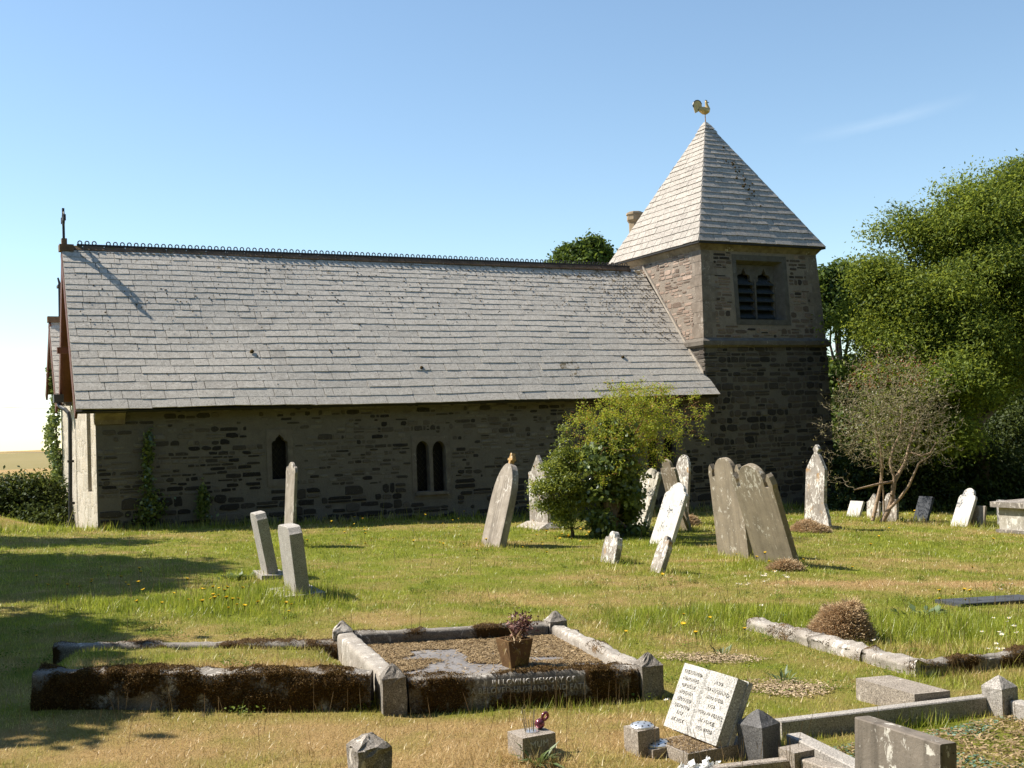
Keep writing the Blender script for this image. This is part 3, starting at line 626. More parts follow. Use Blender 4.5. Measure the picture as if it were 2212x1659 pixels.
# --- north aisle behind: its gable, roof and verge
mb = MB(); polyface(mb, [(5.2, -1.2), (8.4, -1.2), (8.4, 2.75), (7.05, 4.35), (5.2, 2.45)], [], gf); mb.build('aisle_gable', M['gable'], church)
AS = np.array([0, 1.85, 2.1]); AL = np.linalg.norm(AS); AS = AS/AL
slabs((0, 5.2, 2.55), (1, 0, 0), AS, rowlist(AL, .2, .14), lambda s: -.02+.06*s/AL, lambda s: L, .25, .6, lambda a, s: .2, 'aisle_roof', M['slate'], church)
slabs((0, 8.5, 2.95), (1, 0, 0), np.array([0, -AS[1], AS[2]]), rowlist(AL-.6, .3, .25), lambda s: .05, lambda s: L, .3, .7, lambda a, s: .1, 'aisle_roof', M['slate'], church)
mb = MB(); sloped(mb, (-.03, 5.2, 2.55), (.03, 7.05, 4.65), -.02, .2, .045); sloped(mb, (.05, 8.5, 2.95), (.031, 7.06, 4.66), -.02, .2, .045); mb.build('bargeboard', M['board'], church)
mb = MB(); mb.box((.0, 6.95, 4.6), (L-.1, 7.15, 4.74)); mb.build('ridge_tiles', M['ridge'], church)
q = onv(125, 600, 7.05); mb = MB(); mb.tube([(q[0]+.03, 7.05, 4.7), (q[0]+.03, 7.05, q[2]-.12), (q[0], 7.05, q[2])], [.04, .03, .022], 6); mb.box((q[0]-.02, 6.9, q[2]-.24), (q[0]+.05, 7.2, q[2]-.18)); mb.build('finial', M['crest'], church)
# downpipe from the valley gutter
pp = [onv(124, 862, 4.9), onv(129, 878, 4.7), onv(140, 884, 4.5), onv(148, 892, 4.4), onv(151, 905, 4.35), onv(152, 1000, 4.35), onv(152, 1160, 4.35)]
mb = MB(); mb.tube(pp, .043, 8); hp = onv(126, 868, 4.85); mb.box((hp[0]-.1, hp[1]-.12, hp[2]-.02), (hp[0]+.1, hp[1]+.12, hp[2]+.16))
for zz in (.4, 1.3): mb.box((pp[5][0]-.06, pp[5][1]-.055, zz), (pp[5][0]+.07, pp[5][1]+.055, zz+.05))
mb.build('downpipe', M['iron'], church)
# ================================================================== tower
IN = .12
def frust(mb, u0, u1, v0, v1, z0, i0, z1, i1, skip=()):
    V = [(u0+i0, v0+i0, z0), (u1-i0, v0+i0, z0), (u1-i0, v1-i0, z0), (u0+i0, v1-i0, z0), (u0+i1, v0+i1, z1), (u1-i1, v0+i1, z1), (u1-i1, v1-i1, z1), (u0+i1, v1-i1, z1)]
    F = {'f': (0, 1, 5, 4), 'r': (1, 2, 6, 5), 'b': (2, 3, 7, 6), 'l': (3, 0, 4, 7), 't': (4, 5, 6, 7)}
    mb.add(V, [f for k, f in F.items() if k not in skip])
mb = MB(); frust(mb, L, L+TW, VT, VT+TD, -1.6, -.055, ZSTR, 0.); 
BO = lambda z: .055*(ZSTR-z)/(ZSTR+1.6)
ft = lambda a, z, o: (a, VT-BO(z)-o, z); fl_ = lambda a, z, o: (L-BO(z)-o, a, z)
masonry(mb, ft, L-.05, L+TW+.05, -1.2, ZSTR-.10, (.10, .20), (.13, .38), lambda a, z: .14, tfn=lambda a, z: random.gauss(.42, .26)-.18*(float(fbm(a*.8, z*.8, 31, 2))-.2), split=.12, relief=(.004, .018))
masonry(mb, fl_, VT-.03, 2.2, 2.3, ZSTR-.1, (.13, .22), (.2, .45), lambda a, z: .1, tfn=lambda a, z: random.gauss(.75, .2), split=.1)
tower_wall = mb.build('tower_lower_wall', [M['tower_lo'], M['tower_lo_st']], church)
# belfry stage, front face pierced
def tf(a, b): return (a, VT+IN*(b-ZSTR)/(ZS-ZSTR), b)
TB = onv(1596, 690, VT+.06); TT = onv(1690, 566, VT+.09)
bu0, bu1, bz0, bz1 = TB[0]+.02, TT[0], TB[2]+.0, TT[2]
mb = MB(); frust(mb, L, L+TW, VT, VT+TD, ZSTR, 0., ZS, IN, skip=('f',))
sd = .125
polyface(mb, [(L, ZSTR), (L+TW, ZSTR), (L+TW-IN, ZS), (L+IN, ZS)], [[(bu0-sd+.03, bz0-.10), (bu1+sd-.03, bz0-.10), (bu1+sd-.03, bz1+.10), (bu0-sd+.03, bz1+.10)]], tf)

IB = lambda z: IN*(z-ZSTR)/(ZS-ZSTR)
fu = lambda a, z, o: (a, VT+IB(z)-o, z); fl2 = lambda a, z, o: (L+IB(z)-o, a, z)
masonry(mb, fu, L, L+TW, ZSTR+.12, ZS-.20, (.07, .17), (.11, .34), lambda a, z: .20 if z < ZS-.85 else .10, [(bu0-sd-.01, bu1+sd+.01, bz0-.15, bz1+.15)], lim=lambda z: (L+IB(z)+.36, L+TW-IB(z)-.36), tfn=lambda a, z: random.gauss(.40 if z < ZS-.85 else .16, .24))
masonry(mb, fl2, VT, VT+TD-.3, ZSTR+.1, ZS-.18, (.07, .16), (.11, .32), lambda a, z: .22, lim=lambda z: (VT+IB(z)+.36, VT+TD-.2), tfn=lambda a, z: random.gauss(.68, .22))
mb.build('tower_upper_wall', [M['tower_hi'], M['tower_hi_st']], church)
mb = MB(); fr = lambda a, b: (a, tf(a, b)[1]-.006, b)
polyface(mb, [(bu0-sd, bz0-.14), (bu1+sd, bz0-.14), (bu1+sd, bz1+.14), (bu0-sd, bz1+.14)], [[(bu0, bz0), (bu1, bz0), (bu1, bz1), (bu0, bz1)]], fr)
q4 = [(bu0, bz0), (bu1, bz0), (bu1, bz1), (bu0, bz1)]; iq = [(bu0+.05, bz0+.03), (bu1-.16, bz0+.03), (bu1-.16, bz1-.10), (bu0+.05, bz1-.10)]; DB = .34
for i in range(4):
    a, b, c, d = q4[i], q4[(i+1) % 4], iq[(i+1) % 4], iq[i]; mb.add([fr(*a), fr(*b), (c[0], VT+DB, c[1]), (d[0], VT+DB, d[1])], [(0, 1, 2, 3)])
bw = mb.build('belfry_window', M['belfry'], church)
iu0, iu1, iz0, iz1 = iq[0][0], iq[1][0], iq[0][1], iq[2][1]; um = (iu0+iu1)/2
def trefoil(a0, a1, z0, z1):
    c = (a0+a1)/2; w = a1-a0; s = z0+(z1-z0)*.66; Hh = [(a1, z0), (a1, s), (a1-.03*w, s+.10*w), (a1-.17*w, s+.22*w), (a1-.13*w, s+.30*w), (a1-.17*w, s+.44*w), (c+.13*w, s+.48*w), (c, z1)]
    return [(a0, z0)]+Hh+[(2*c-x, y) for x, y in reversed(Hh[1:-1])]
mb = MB(); lights = [trefoil(iu0+.035, um-.045, iz0+.03, iz1-.05), trefoil(um+.045, iu1-.035, iz0+.03, iz1-.05)]
polyface(mb, [(iu0-.02, iz0-.02), (iu1+.02, iz0-.02), (iu1+.02, iz1+.02), (iu0-.02, iz1+.02)], lights, lambda a, b: (a, VT+DB-.07, b))
for l in lights:
    for a, b in zip(l, l[1:]+l[:1]): mb.add([(a[0], VT+DB-.07, a[1]), (a[0], VT+DB+.04, a[1]), (b[0], VT+DB+.04, b[1]), (b[0], VT+DB-.07, b[1])], [(0, 1, 2, 3)])
mb.box((um-.025, VT+DB-.12, iz0), (um+.025, VT+DB-.072, iz0+(iz1-iz0)*.7))
mb.build('tracery', M['belfry'], bw)
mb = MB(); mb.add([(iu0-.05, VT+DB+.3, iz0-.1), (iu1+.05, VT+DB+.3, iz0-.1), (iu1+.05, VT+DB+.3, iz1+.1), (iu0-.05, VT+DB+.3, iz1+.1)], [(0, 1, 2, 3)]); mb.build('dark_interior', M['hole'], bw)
for c0, c1 in ((iu0+.02, um-.03), (um+.03, iu1-.02)):
    for k in range(5):
        zz = iz0+.04+k*(iz1-iz0)*.155; y0 = VT+DB-.045; mb = MB()
        mb.add([(c0, y0-.055, zz), (c1, y0-.055, zz+random.uniform(-.012, .012)), (c1, y0+.17, zz+.23), (c0, y0+.17, zz+.23), (c0, y0-.055, zz-.022), (c1, y0-.055, zz-.022)], [(0, 1, 2, 3), (4, 5, 1, 0)]); mb.build('louvre', M['louvre'], bw)
# string course, tower quoins, cornice
mb = MB(); p = .085
frust(mb, L-p, L+TW+p, VT-p, VT+TD+p, ZSTR-.07, .0, ZSTR+.03, .0); frust(mb, L-p, L+TW+p, VT-p, VT+TD+p, ZSTR+.03, .001, ZSTR+.115, p+.012); frust(mb, L-p, L+TW+p, VT-p, VT+TD+p, ZSTR-.12, .055, ZSTR-.0705, .002)
mb.build('string_course', M['dressed'], church)
for uc, sg in ((L, 1), (L+TW, -1)):
    mb = MB(); z = ZSTR+.12; k = 0
    while z < ZS-.1:
        hh = random.uniform(.24, .38); z2 = min(z+hh-.012, ZS-.06); lu = .46 if k % 2 else .27; lv = .27 if k % 2 else .46
        def ii_(zq): return IN*(zq-ZSTR)/(ZS-ZSTR)-.006
        V = []
        for zq in (z, z2):
            a = ii_(zq); V += [(uc+sg*a, VT+a, zq), (uc+sg*(a+lu), VT+a, zq), (uc+sg*(a+lu), VT+a+.05, zq), (uc+sg*(a+.05), VT+a+lv, zq), (uc+sg*a, VT+a+lv, zq)]
        mb.add(V, [(0, 1, 6, 5), (4, 0, 5, 9), (1, 2, 7, 6), (3, 4, 9, 8), (5, 6, 7, 8, 9)]); z += hh; k += 1
    mb.build('quoins', M['quoin'], church)
mb = MB(); frust(mb, L+IN, L+TW-IN, VT+IN, VT+TD-IN, ZS-.20, -.004, ZS-.02, -.15); mb.build('cornice', M['corn'], church)
# flashing where the nave roof meets the tower
mb = MB(); s0 = s_vt+.02
for k in range(9):
    a, b = s0+(SL-s0)*k/9, s0+(SL-s0)*(k+1)/9; pa = np.array((0, -E_, ZE))+ES*a; pb = np.array((0, -E_, ZE))+ES*b; t_ = random.uniform(.10, .13)
    ua = L+IN*max(0, (pa[2]-ZSTR)/(ZS-ZSTR))-.05; ub = L+IN*max(0, (pb[2]-ZSTR)/(ZS-ZSTR))-.05
    V = [(ua, pa[1], pa[2]+.02), (ub, pb[1], pb[2]+.02), (ub, pb[1]-N3[1]*0, pb[2]+t_), (ua, pa[1], pa[2]+t_)]; V += [(x_+.09, y_, z_) for x_, y_, z_ in V]
    mb.add(V, [(0, 1, 2, 3), (3, 2, 6, 7), (0, 4, 5, 1)])
mb.build('flashing', M['dressed_pale'], church)
# spire
s0u, s1u, s0v, s1v = L+IN-OV, L+TW-IN+OV, VT+IN-OV, VT+TD-IN+OV; AP = np.array([L+TW/2-.044, VT+TD/2+.034, ZAP])
K = [np.array(q) for q in ((s0u, s0v, ZS), (s1u, s0v, ZS), (s1u, s1v, ZS), (s0u, s1v, ZS))]
mb = MB(); nn = .03
mb.add([k+np.array((0, 0, -.012)) for k in K]+[AP-np.array((0, 0, .04))]+[k+np.array((0, 0, -.05)) for k in K], [(0, 1, 4), (1, 2, 4), (2, 3, 4), (3, 0, 4), (8, 7, 6, 5), (0, 5, 6, 1), (1, 6, 7, 2), (2, 7, 8, 3), (3, 8, 5, 0)])
spire = mb.build('spire', M['under'], church)
for i in range(4):
    a, b = K[i], K[(i+1) % 4]; wd = np.linalg.norm(b-a); eu = (b-a)/wd; mid = AP-a; al_ = mid @ eu; foot = a+eu*al_; sv = AP-foot; S = np.linalg.norm(sv); es = sv/S
    big = i in (0, 3)
    slabs(a, eu, es, rowlist(S, .215 if big else .3, .135 if big else .25), lambda s, al_=al_, S=S: al_*s/S, lambda s, al_=al_, S=S, wd=wd: wd-(wd-al_)*s/S, .2, .52, (lambda x_, s, S=S, al_=al_: .30*math.exp(-((x_-al_-.5)/.35)**2-((s-S*.50)/.9)**2)+.02) if i == 0 else (lambda x_, s: .0), 'slates', M['spire'], spire, lift=(.014, .024))
mb = MB()
for k, (h0, h1, g0, g1) in enumerate(((.33, .26, .035, .03), (.24, .14, .05, .045), (.13, .02, .06, .03))):
    a0, a1 = h0/(ZAP-ZS), h1/(ZAP-ZS); V = []
    for t_, g in ((a0, g0), (a1, g1)):
        for q in K:
            d = (q-AP)*t_; hd = np.array([d[0], d[1], 0]); hd = hd/max(1e-6, np.linalg.norm(hd)); V.append(AP+d+hd*g+np.array([random.uniform(-.01, .01), random.uniform(-.01, .01), random.uniform(-.015, .015)]))
    mb.add(V, [(0, 1, 5, 4), (1, 2, 6, 5), (2, 3, 7, 6), (3, 0, 4, 7), (4, 5, 6, 7)])
mb.build('spire_cap', M['spire'], spire)
# chimney of the vestry behind
q = onv(1371, 458, 6.2); mb = MB()
def ring(mb, c, z0, z1, r0, r1, n=8, tint=.5): mb.tube([(c[0], c[1], z0), (c[0], c[1], z1)], [r0, r1], n, 0, tint)
ring(mb, q, 3.0, q[2]-.34, .20, .19); chim = mb.build('chimney', M['chim'], church)
mb = MB(); ring(mb, q, q[2]-.335, q[2]-.25, .19, .245); ring(mb, q, q[2]-.248, q[2]-.09, .245, .24); ring(mb, q, q[2]-.088, q[2]-.03, .27, .26); ring(mb, q, q[2]-.028, q[2], .22, .2); mb.build('chimney_cap', M['chim'], chim)
# moss cushions lodged on the slates
mb = MB()
def cushion(mb, P, r, n):
    n = Vector(n); t1 = n.orthogonal().normalized(); t2 = n.cross(t1); V = [Vector(P)+n*r*.55]
    for k, (rr, hh) in enumerate(((.6, .42), (1., .0))):
        for i in range(7):
            w = 2*PI*i/7; q_ = rr*r*random.uniform(.75, 1.2); V.append(Vector(P)+t1*q_*math.cos(w)+t2*q_*math.sin(w)*.7+n*hh*r)
    mb.add(V, [(0, 1+i, 1+(i+1) % 7) for i in range(7)]+[(1+i, 8+i, 8+(i+1) % 7, 1+(i+1) % 7) for i in range(7)])
for k in range(1000):
    s = SL*(1-abs(random.gauss(0, .28))); a = random.uniform(0, L-.1)
    if random.random() < .3: a = L-.1-abs(random.gauss(0, 1.0)); s = random.uniform(.4, 1)*SL
    if s < .1 or s > SL-.1: continue
    cushion(mb, np.array((a, -E_, ZE))+ES*s+N3*.012, random.uniform(.008, .026), N3)
a, b = K[0], K[1]; eu = (b-a)/np.linalg.norm(b-a); al_ = (AP-a) @ eu; sv = AP-(a+eu*al_); S = np.linalg.norm(sv); sv /= S; nf = np.cross(eu, sv); nf = nf if nf[2] > 0 else -nf
for k in range(46):
    s = S*min(.78, random.gauss(.50, .13)); cushion(mb, a+eu*(al_+(.30+random.gauss(0, .14))*(1-s/S)*2.0)+sv*s+nf*.012, random.uniform(.015, .05), nf)
for px, py in ((544, 760), (910, 795), (1345, 772)):
    P = onv(px, py, 0.8); rr = (ray(px, py)); 
    t_ = ((cw(0, -E_, ZE)-CP) @ (np.array([*(N3[1]*DV[:2]), N3[2]])))/(rr @ np.array([*(N3[1]*DV[:2]), N3[2]])); P = cloc(CP+rr*t_); cushion(mb, P+N3*.01, .06, N3)
mc = mb.build('roof_moss', plain('roof_moss', (.075, .05, .02), .6, 60, .95, .05, 0, 1.), church, True); mc['kind'] = 'stuff'
# ================================================================== weathercock
q = cw(*AP); wc = empty('weathercock', tuple(q-np.array([0, 0, .02])), PHI); tag(wc, 'gilded cockerel weathervane on top of the spire', 'weathervane')
Yd = q[1]; k_ = .0548*Yd/FPX/math.cos(PHI)
def ck(x_, y_): return ((x_-925)*k_, (1150-y_)*k_*math.cos(PHI))
mb = MB(); mb.tube([(0, 0, -.1), (0, 0, ck(0, 810)[1])], [.016, .011], 6); mb.build('rod', M['copper'], wc)
mb = MB(); prof_ = [(640, 690, 30), (690, 668, 78), (770, 665, 112), (860, 685, 135), (950, 680, 140), (1020, 640, 120), (1050, 590, 92), (1030, 520, 70), (1012, 450, 56), (1000, 380, 48), (995, 320, 46), (990, 280, 34), (988, 262, 14)]
mb.tube([(ck(a, b)[0], 0, ck(a, b)[1]) for a, b, c in prof_], [c*k_ for a, b, c in prof_], 10); mb.build('body', M['gold'], wc, True)
mb = MB(); tl = [(490, 830), (430, 600), (412, 500), (450, 400), (540, 315), (640, 295), (730, 330), (790, 430), (790, 540), (750, 590), (660, 700), (600, 770)]
n_ = len(tl); V = [(ck(a, b)[0], -.008, ck(a, b)[1]) for a, b in tl]+[(ck(a, b)[0], .008, ck(a, b)[1]) for a, b in tl]
mb.add(V, [tuple(range(n_)), tuple(reversed(range(n_, 2*n_)))]+[(i, (i+1) % n_, (i+1) % n_+n_, i+n_) for i in range(n_)]); tail = mb.build('tail', M['gold'], wc)
mb = MB(); mb.tube([(ck(a, b)[0], 0, ck(a, b)[1]) for a, b in ((425, 590), (412, 500), (450, 400), (540, 315), (640, 293), (730, 330), (785, 430))], 22*k_, 5); mb.build('tail_rim', M['iron'], tail)
mb = MB(); mb.tube([(ck(1030, 325)[0], 0, ck(1030, 325)[1]), (ck(1135, 328)[0], 0, ck(1135, 328)[1])], [24*k_, 4*k_], 6); mb.box((ck(950, 0)[0], -.006, ck(0, 275)[1]), (ck(1040, 0)[0], .006, ck(0, 245)[1])); mb.build('beak_and_comb', M['iron'], wc)
# ================================================================== headstones
def prof_round(W, H, r=None, sh=None):
    r = W/2 if r is None else r; h1 = H-r*1.0
    P = [(-W/2, 0)]
    if sh is not None: P += [(-W/2, h1-sh), (-W/2+.02, h1-sh*.35), (-r, h1-sh*.15)]
    P += [(-r*math.cos(a), h1+r*math.sin(a)) for a in np.linspace(0, PI, 15)]
    if sh is not None: P += [(r, h1-sh*.15), (W/2-.02, h1-sh*.35), (W/2, h1-sh)]
    return P+[(W/2, 0)]
def prof_gothic(W, H, k=.55):
    h1 = H-W*k*1.6; P = [(-W/2, 0), (-W/2, h1)]
    for i in range(1, 9): a = i/8; P.append((-W/2+W/2*(1-math.cos(a*PI/2))*1.0, h1+(H-h1)*math.sin(a*PI/2)**.92)) if i < 8 else P.append((0, H))
    return P+[(-x, y) for x, y in reversed(P[:-1])]
def prof_pinn(W, H, r=None, ph=.16):
    """round head between two leaf-shaped pinnacles"""
    r = W/2-.11 if r is None else r; h1 = H-r
    L_ = [(-W/2, 0), (-W/2, h1-.08), (-W/2-.012, h1-.02), (-W/2+.012, h1+ph*.5), (-W/2+.045, h1+ph*.75), (-W/2+.088, h1+ph*.28), (-W/2+.07, h1+.0), (-W/2+.075, h1-.06), (-r+.005, h1-.045)]
    A = [(-r*math.cos(a), h1+r*math.sin(a)) for a in np.linspace(0.05, PI/2, 8)]; P = L_+A
    return P+[(-x, y) for x, y in reversed(P[:-1])]
def prof_peak(W, H, sh): return [(-W/2, 0), (-W/2, H-sh), (-W*.36, H-sh+.02), (0, H), (W*.36, H-sh+.02), (W/2, H-sh), (W/2, 0)]
def prof_knob(W, H):
    L_ = [(-W*.95, 0), (-W*.72, .22), (-W/2, .48), (-W/2, H*.70), (-W*.40, H*.755), (-W*.20, H*.86), (-.055, H*.89), (-.045, H*.915), (-.075, H*.945), (-.05, H*.975), (0, H)]
    R_ = [(.05, H*.975), (.075, H*.945), (.045, H*.915), (.055, H*.89), (W*.20, H*.86), (W*.40, H*.755), (W/2, H*.70), (W/2, 0)]
    return L_+R_
def prof_sq(W, H): return [(-W/2, 0), (-W/2, H), (W/2, H), (W/2, 0)]
def prof_trefoil(W, H):
    r = W*.2; h = H-W*.22; P = [(-W/2, 0), (-W/2, h-.10)]
    P += [(-W/2+.01+W*.10*(1-math.cos(a)), h-.10+.10*math.sin(a)) for a in np.linspace(.2, PI/2+.4, 5)]
    P += [(-r*1.15*math.cos(a), h-.03+(H-h+.03)*math.sin(a)) for a in np.linspace(.15, PI/2, 6)]
    return P+[(-x, y) for x, y in reversed(P[:-1])]
def prof_ogee(W, H):
    P = [(-W/2, 0), (-W/2, H*.80), (-W*.46, H*.835), (-W*.36, H*.86), (-W*.33, H*.885), (-W*.31, H*.915), (-W*.2, H*.965), (-W*.07, H*.995), (0, H)]
    return P+[(-x, y) for x, y in reversed(P[:-1])]
def prof_hip(W, H): return [(-W/2, 0), (-W/2-.0, H*.90), (-W*.46, H*.93), (-W*.40, H*.985), (-W*.30, H), (W*.30, H), (W*.40, H*.985), (W*.46, H*.93), (W/2, H*.90), (W/2, 0)]
def extr(mb, P, T, deep=.3, ch=.006, mi=0):
    P = [(a, b if b > 0 else -deep) for a, b in P]; n = len(P); cx = sum(a for a, b in P)/n; cy = sum(b for a, b in P)/n
    def ins(a, b): d = math.hypot(a-cx, b-cy); return (a-(a-cx)/d*ch, b-(b-cy)/d*ch)
    Q = [ins(*p) for p in P]; V = [(-T/2, a, b) for a, b in Q]+[(-T/2+ch, a, b) for a, b in P]+[(T/2-ch, a, b) for a, b in P]+[(T/2, a, b) for a, b in Q]
    F = [tuple(range(n)), tuple(reversed(range(3*n, 4*n)))]
    for k in range(3): F += [(k*n+i, k*n+(i+1) % n, (k+1)*n+(i+1) % n, (k+1)*n+i) for i in range(n)]
    mb.add(V, F, mi)
def fitstone(bl, br, ap, phi, base=None):
    """where the foot stands, how wide, how high and how far it leans"""
    R = at(*br); vv = np.array([-math.sin(phi), math.cos(phi), 0]); uu = np.array([math.cos(phi), math.sin(phi), 0])
    W_ = .4
    for _ in range(25):
        q = R+vv*W_; q[2] = zg(q[0], q[1]); e = proj(q)[0]-bl[0]; q2 = R+vv*(W_+.01); q2[2] = q[2]; g = (proj(q2)[0]-proj(q)[0])/.01; W_ = min(1.2, max(.12, W_-.7*e/g))
    m = R+vv*W_/2; m[2] = (float(zg(*(R+vv*W_)[:2]))+R[2])/2; H_, t = 1., 0.
    for _ in range(40):
        f = lambda h, t: proj(m+h*(math.cos(t)*np.array([0, 0, 1])+math.sin(t)*uu))-np.array(ap)
        r = f(H_, t); J = np.stack([(f(H_+1e-3, t)-r)/1e-3, (f(H_, t+1e-3)-r)/1e-3], 1); d = np.linalg.solve(J, -r); H_ += d[0]*.7; t += np.clip(d[1], -.2, .2)*.7
    return m, W_, H_, t
STONES = []
def headstone(label, bl, br, ap, profile, mat, T=.08, phi=PHI, cat='headstone', name='headstone', ch=.006, group='headstones in the churchyard', wscale=1.):
    m, W_, H_, t = fitstone(bl, br, ap, phi); mb = MB(); W_ *= wscale; extr(mb, profile(W_, H_), T, ch=ch)
    o = mb.build(name, M[mat]); o.matrix_world = Matrix.Translation(m) @ Matrix.Rotation(phi, 4, 'Z') @ Matrix.Rotation(t, 4, 'Y') @ Matrix.Translation((T/2, 0, 0))
    tag(o, label, cat, group); STONES.append((m, W_, H_, t, phi)); o['_h'] = H_; o['_w'] = W_
    return o, W_, H_, T
def child(o, name, mat, fn):
    mb = MB(); fn(mb); c = mb.build(name, M[mat], o); return c
P24 = math.radians(23)
g1, w, h, T = headstone('pale block headstone leaning left, partly hidden by its twin in front', (566, 1253), (580.5, 1250), (545, 1109), prof_hip, 'granite', .125, P24, group='pair of small block headstones')
child(g1, 'plinth', 'granite', lambda mb: mb.box((-.16, -w/2-.10, -.06), (.16, w/2+.10, .035), M=Matrix.Rotation(.22, 4, 'Y')))
g2, w, h, T = headstone('pale block headstone on a thin plinth, front one of the leaning pair', (617, 1299), (643, 1298), (610, 1136), prof_hip, 'granite', .135, P24, group='pair of small block headstones')
child(g2, 'plinth', 'granite', lambda mb: mb.box((-.21, -w/2-.06, -.06), (.20, w/2+.12, .055), M=Matrix.Rotation(.06, 4, 'Y')))
g3, *_ = headstone('tall thin headstone seen nearly edge on beneath the single lancet window', (612, 1184), (631, 1184), (628, 998), lambda W, H: prof_pinn(W, H, W*.30, .10), 'st_grey', .045)
g4, w, h, T = headstone('pointed grey headstone with a broken cross finial leaning right', (1038, 1180), (1078, 1183), (1097, 1000), lambda W, H: prof_gothic(W, H, .62), 'st_grey', .115)
def fin4(mb):
    mb.box((-.035, -.03, h-.03), (.035, .03, h+.05)); mb.box((-.035, -.075, h+.05), (.035, .075, h+.085)); mb.box((-.03, -.05, h+.0855), (.03, .045, h+.12)); mb.box((-.035, -.02, h+.1205), (.03, .03, h+.165))
child(g4, 'cross_finial', 'st_orange', fin4)
g5, w, h, T = headstone('pointed headstone half hidden behind the left side of the bush', (1145, 1139), (1184, 1144), (1159, 983), lambda W, H: prof_peak(W, H, .32), 'st_lich', .07)
def base5(mb):
    V = [(-.30, -w/2-.14, -.15), (.22, -w/2-.14, -.15), (.22, w/2+.12, -.15), (-.30, w/2+.12, -.15), (-.28, -w/2-.12, .03), (.2, -w/2-.12, .03), (.2, w/2+.1, .03), (-.28, w/2+.1, .03), (-.07, -w/2-.05, .12), (.09, -w/2-.05, .12), (.09, w/2+.05, .12), (-.07, w/2+.05, .12)]
    mb.add(V, [(i, (i+1) % 4, (i+1) % 4+4, i+4) for i in range(4)]+[(i+4, (i+1) % 4+4, (i+1) % 4+8, i+8) for i in range(4)]+[(8, 9, 10, 11)])
child(g5, 'plinth', 'kerbl', base5)
g6, *_ = headstone('ivy clad headstone leaning right at the right side of the bush', (1357, 1154), (1394, 1151), (1407, 1011), lambda W, H: prof_pinn(W, H, W*.28, .12), 'ivory', .07)
g7, *_ = headstone('dark topped round headstone leaning left behind the bleached one', (1458, 1149), (1490, 1148), (1436, 993), lambda W, H: prof_round(W, H, W*.30, .10), 'st_buff', .06)
g8, *_ = headstone('tall pointed headstone flecked with lichen near the right lancet windows', (1452, 1132), (1481, 1132), (1475.5, 982), lambda W, H: prof_gothic(W, H, .5), 'st_lich', .06)
g9, *_ = headstone('bleached white headstone leaning steeply right', (1402, 1181), (1447, 1180), (1466, 1042), prof_ogee, 'st_white', .07)
g10, *_ = headstone('small grey footstone with three lobed top in front of the bush', (1296, 1219), (1326, 1219), (1323, 1147), prof_trefoil, 'st_lich', .09, group='small lobed footstones')
g11, *_ = headstone('small lobed footstone leaning right in front of the bleached headstone', (1402, 1233), (1425, 1238), (1438.5, 1156), prof_trefoil, 'st_lich', .075, group='small lobed footstones')
g12, *_ = headstone('tall buff headstone, left one of the overlapping leaning pair', (1551, 1194), (1618, 1207), (1559, 989), lambda W, H: prof_pinn(W, H, W/2-.13, .16), 'st_buff', .075, group='pair of tall buff headstones')
g13, *_ = headstone('tall buff headstone, right and nearer one of the overlapping leaning pair', (1633, 1220), (1719, 1226), (1612, 1005), lambda W, H: prof_pinn(W, H, W/2-.14, .17), 'st_buff', .085, group='pair of tall buff headstones')
g14, w, h, T = headstone('tall upright headstone with a knobbed tip standing by the tower', (1737, 1141), (1778, 1143), (1762, 960), prof_knob, 'st_lich', .075)
child(g14, 'plinth', 'rough_gran', lambda mb: mb.box((-.16, -w/2-.17, -.1), (.26, w/2+.0, .07)))
g15, *_ = headstone('square white headstone leaning right left of the bare shrub', (1827, 1117), (1855, 1118), (1851, 1082), prof_sq, 'st_white', .06, group='headstones under the right trees')
g16, *_ = headstone('lichened headstone behind the stems of the bare shrub', (1872, 1118), (1899, 1122), (1886, 1066), lambda W, H: prof_peak(W, H, .18), 'st_lich', .06, group='headstones under the right trees')
g17, *_ = headstone('white flecked headstone with a round head right of the bare shrub', (1906, 1128), (1937, 1128), (1921, 1065), lambda W, H: prof_round(W, H, W*.30, .06), 'st_lich', .07, group='headstones under the right trees')
g18, *_ = headstone('square dark slate headstone in the shade of the trees', (1971, 1128), (2001, 1128), (2000, 1072), prof_sq, 'st_dark', .06, group='headstones under the right trees')
g19, *_ = headstone('white headstone with a rounded shouldered head leaning right', (2052, 1137), (2088, 1138), (2095, 1054), lambda W, H: prof_round(W, H, W*.33, .08), 'st_white', .07, group='headstones under the right trees')
g20, *_ = headstone('low square slab standing right behind the shouldered white headstone', (2092, 1137), (2125, 1139), (2112, 1092), prof_sq, 'st_grey', .05, group='headstones under the right trees')
# chest tomb at the right edge
A_ = at(2160, 1150); ct = empty('chest_tomb', tuple(A_), PHI); tag(ct, 'white panelled chest tomb under a heavy slab at the right edge', 'chest tomb')
mb = MB(); mb.box((0, -.75, -.2), (1.5, .0, .46)); mb.build('chest', M['ivory'], ct)
mb = MB(); mb.box((-.05, -.80, -.2), (1.55, .05, .06)); mb.build('plinth', M['rough_gran'], ct)
mb = MB(); mb.box((-.10, -.86, .463), (1.6, .10, .56)); mb.build('top_slab', M['rough_gran'], ct)
mb = MB(); q = pd(2172, 1110, A_[1]+1.6); s_ = empty('headstone', (q[0], q[1], zg(q[0], q[1])), PHI); tag(s_, 'white square headstone just showing over the chest tomb', 'headstone', 'headstones under the right trees'); mb.box((0, -.2, -.2), (.07, .2, pd(2172, 1081, q[1])[2]-float(zg(q[0], q[1])))); mb.build('slab', M['st_white'], s_)
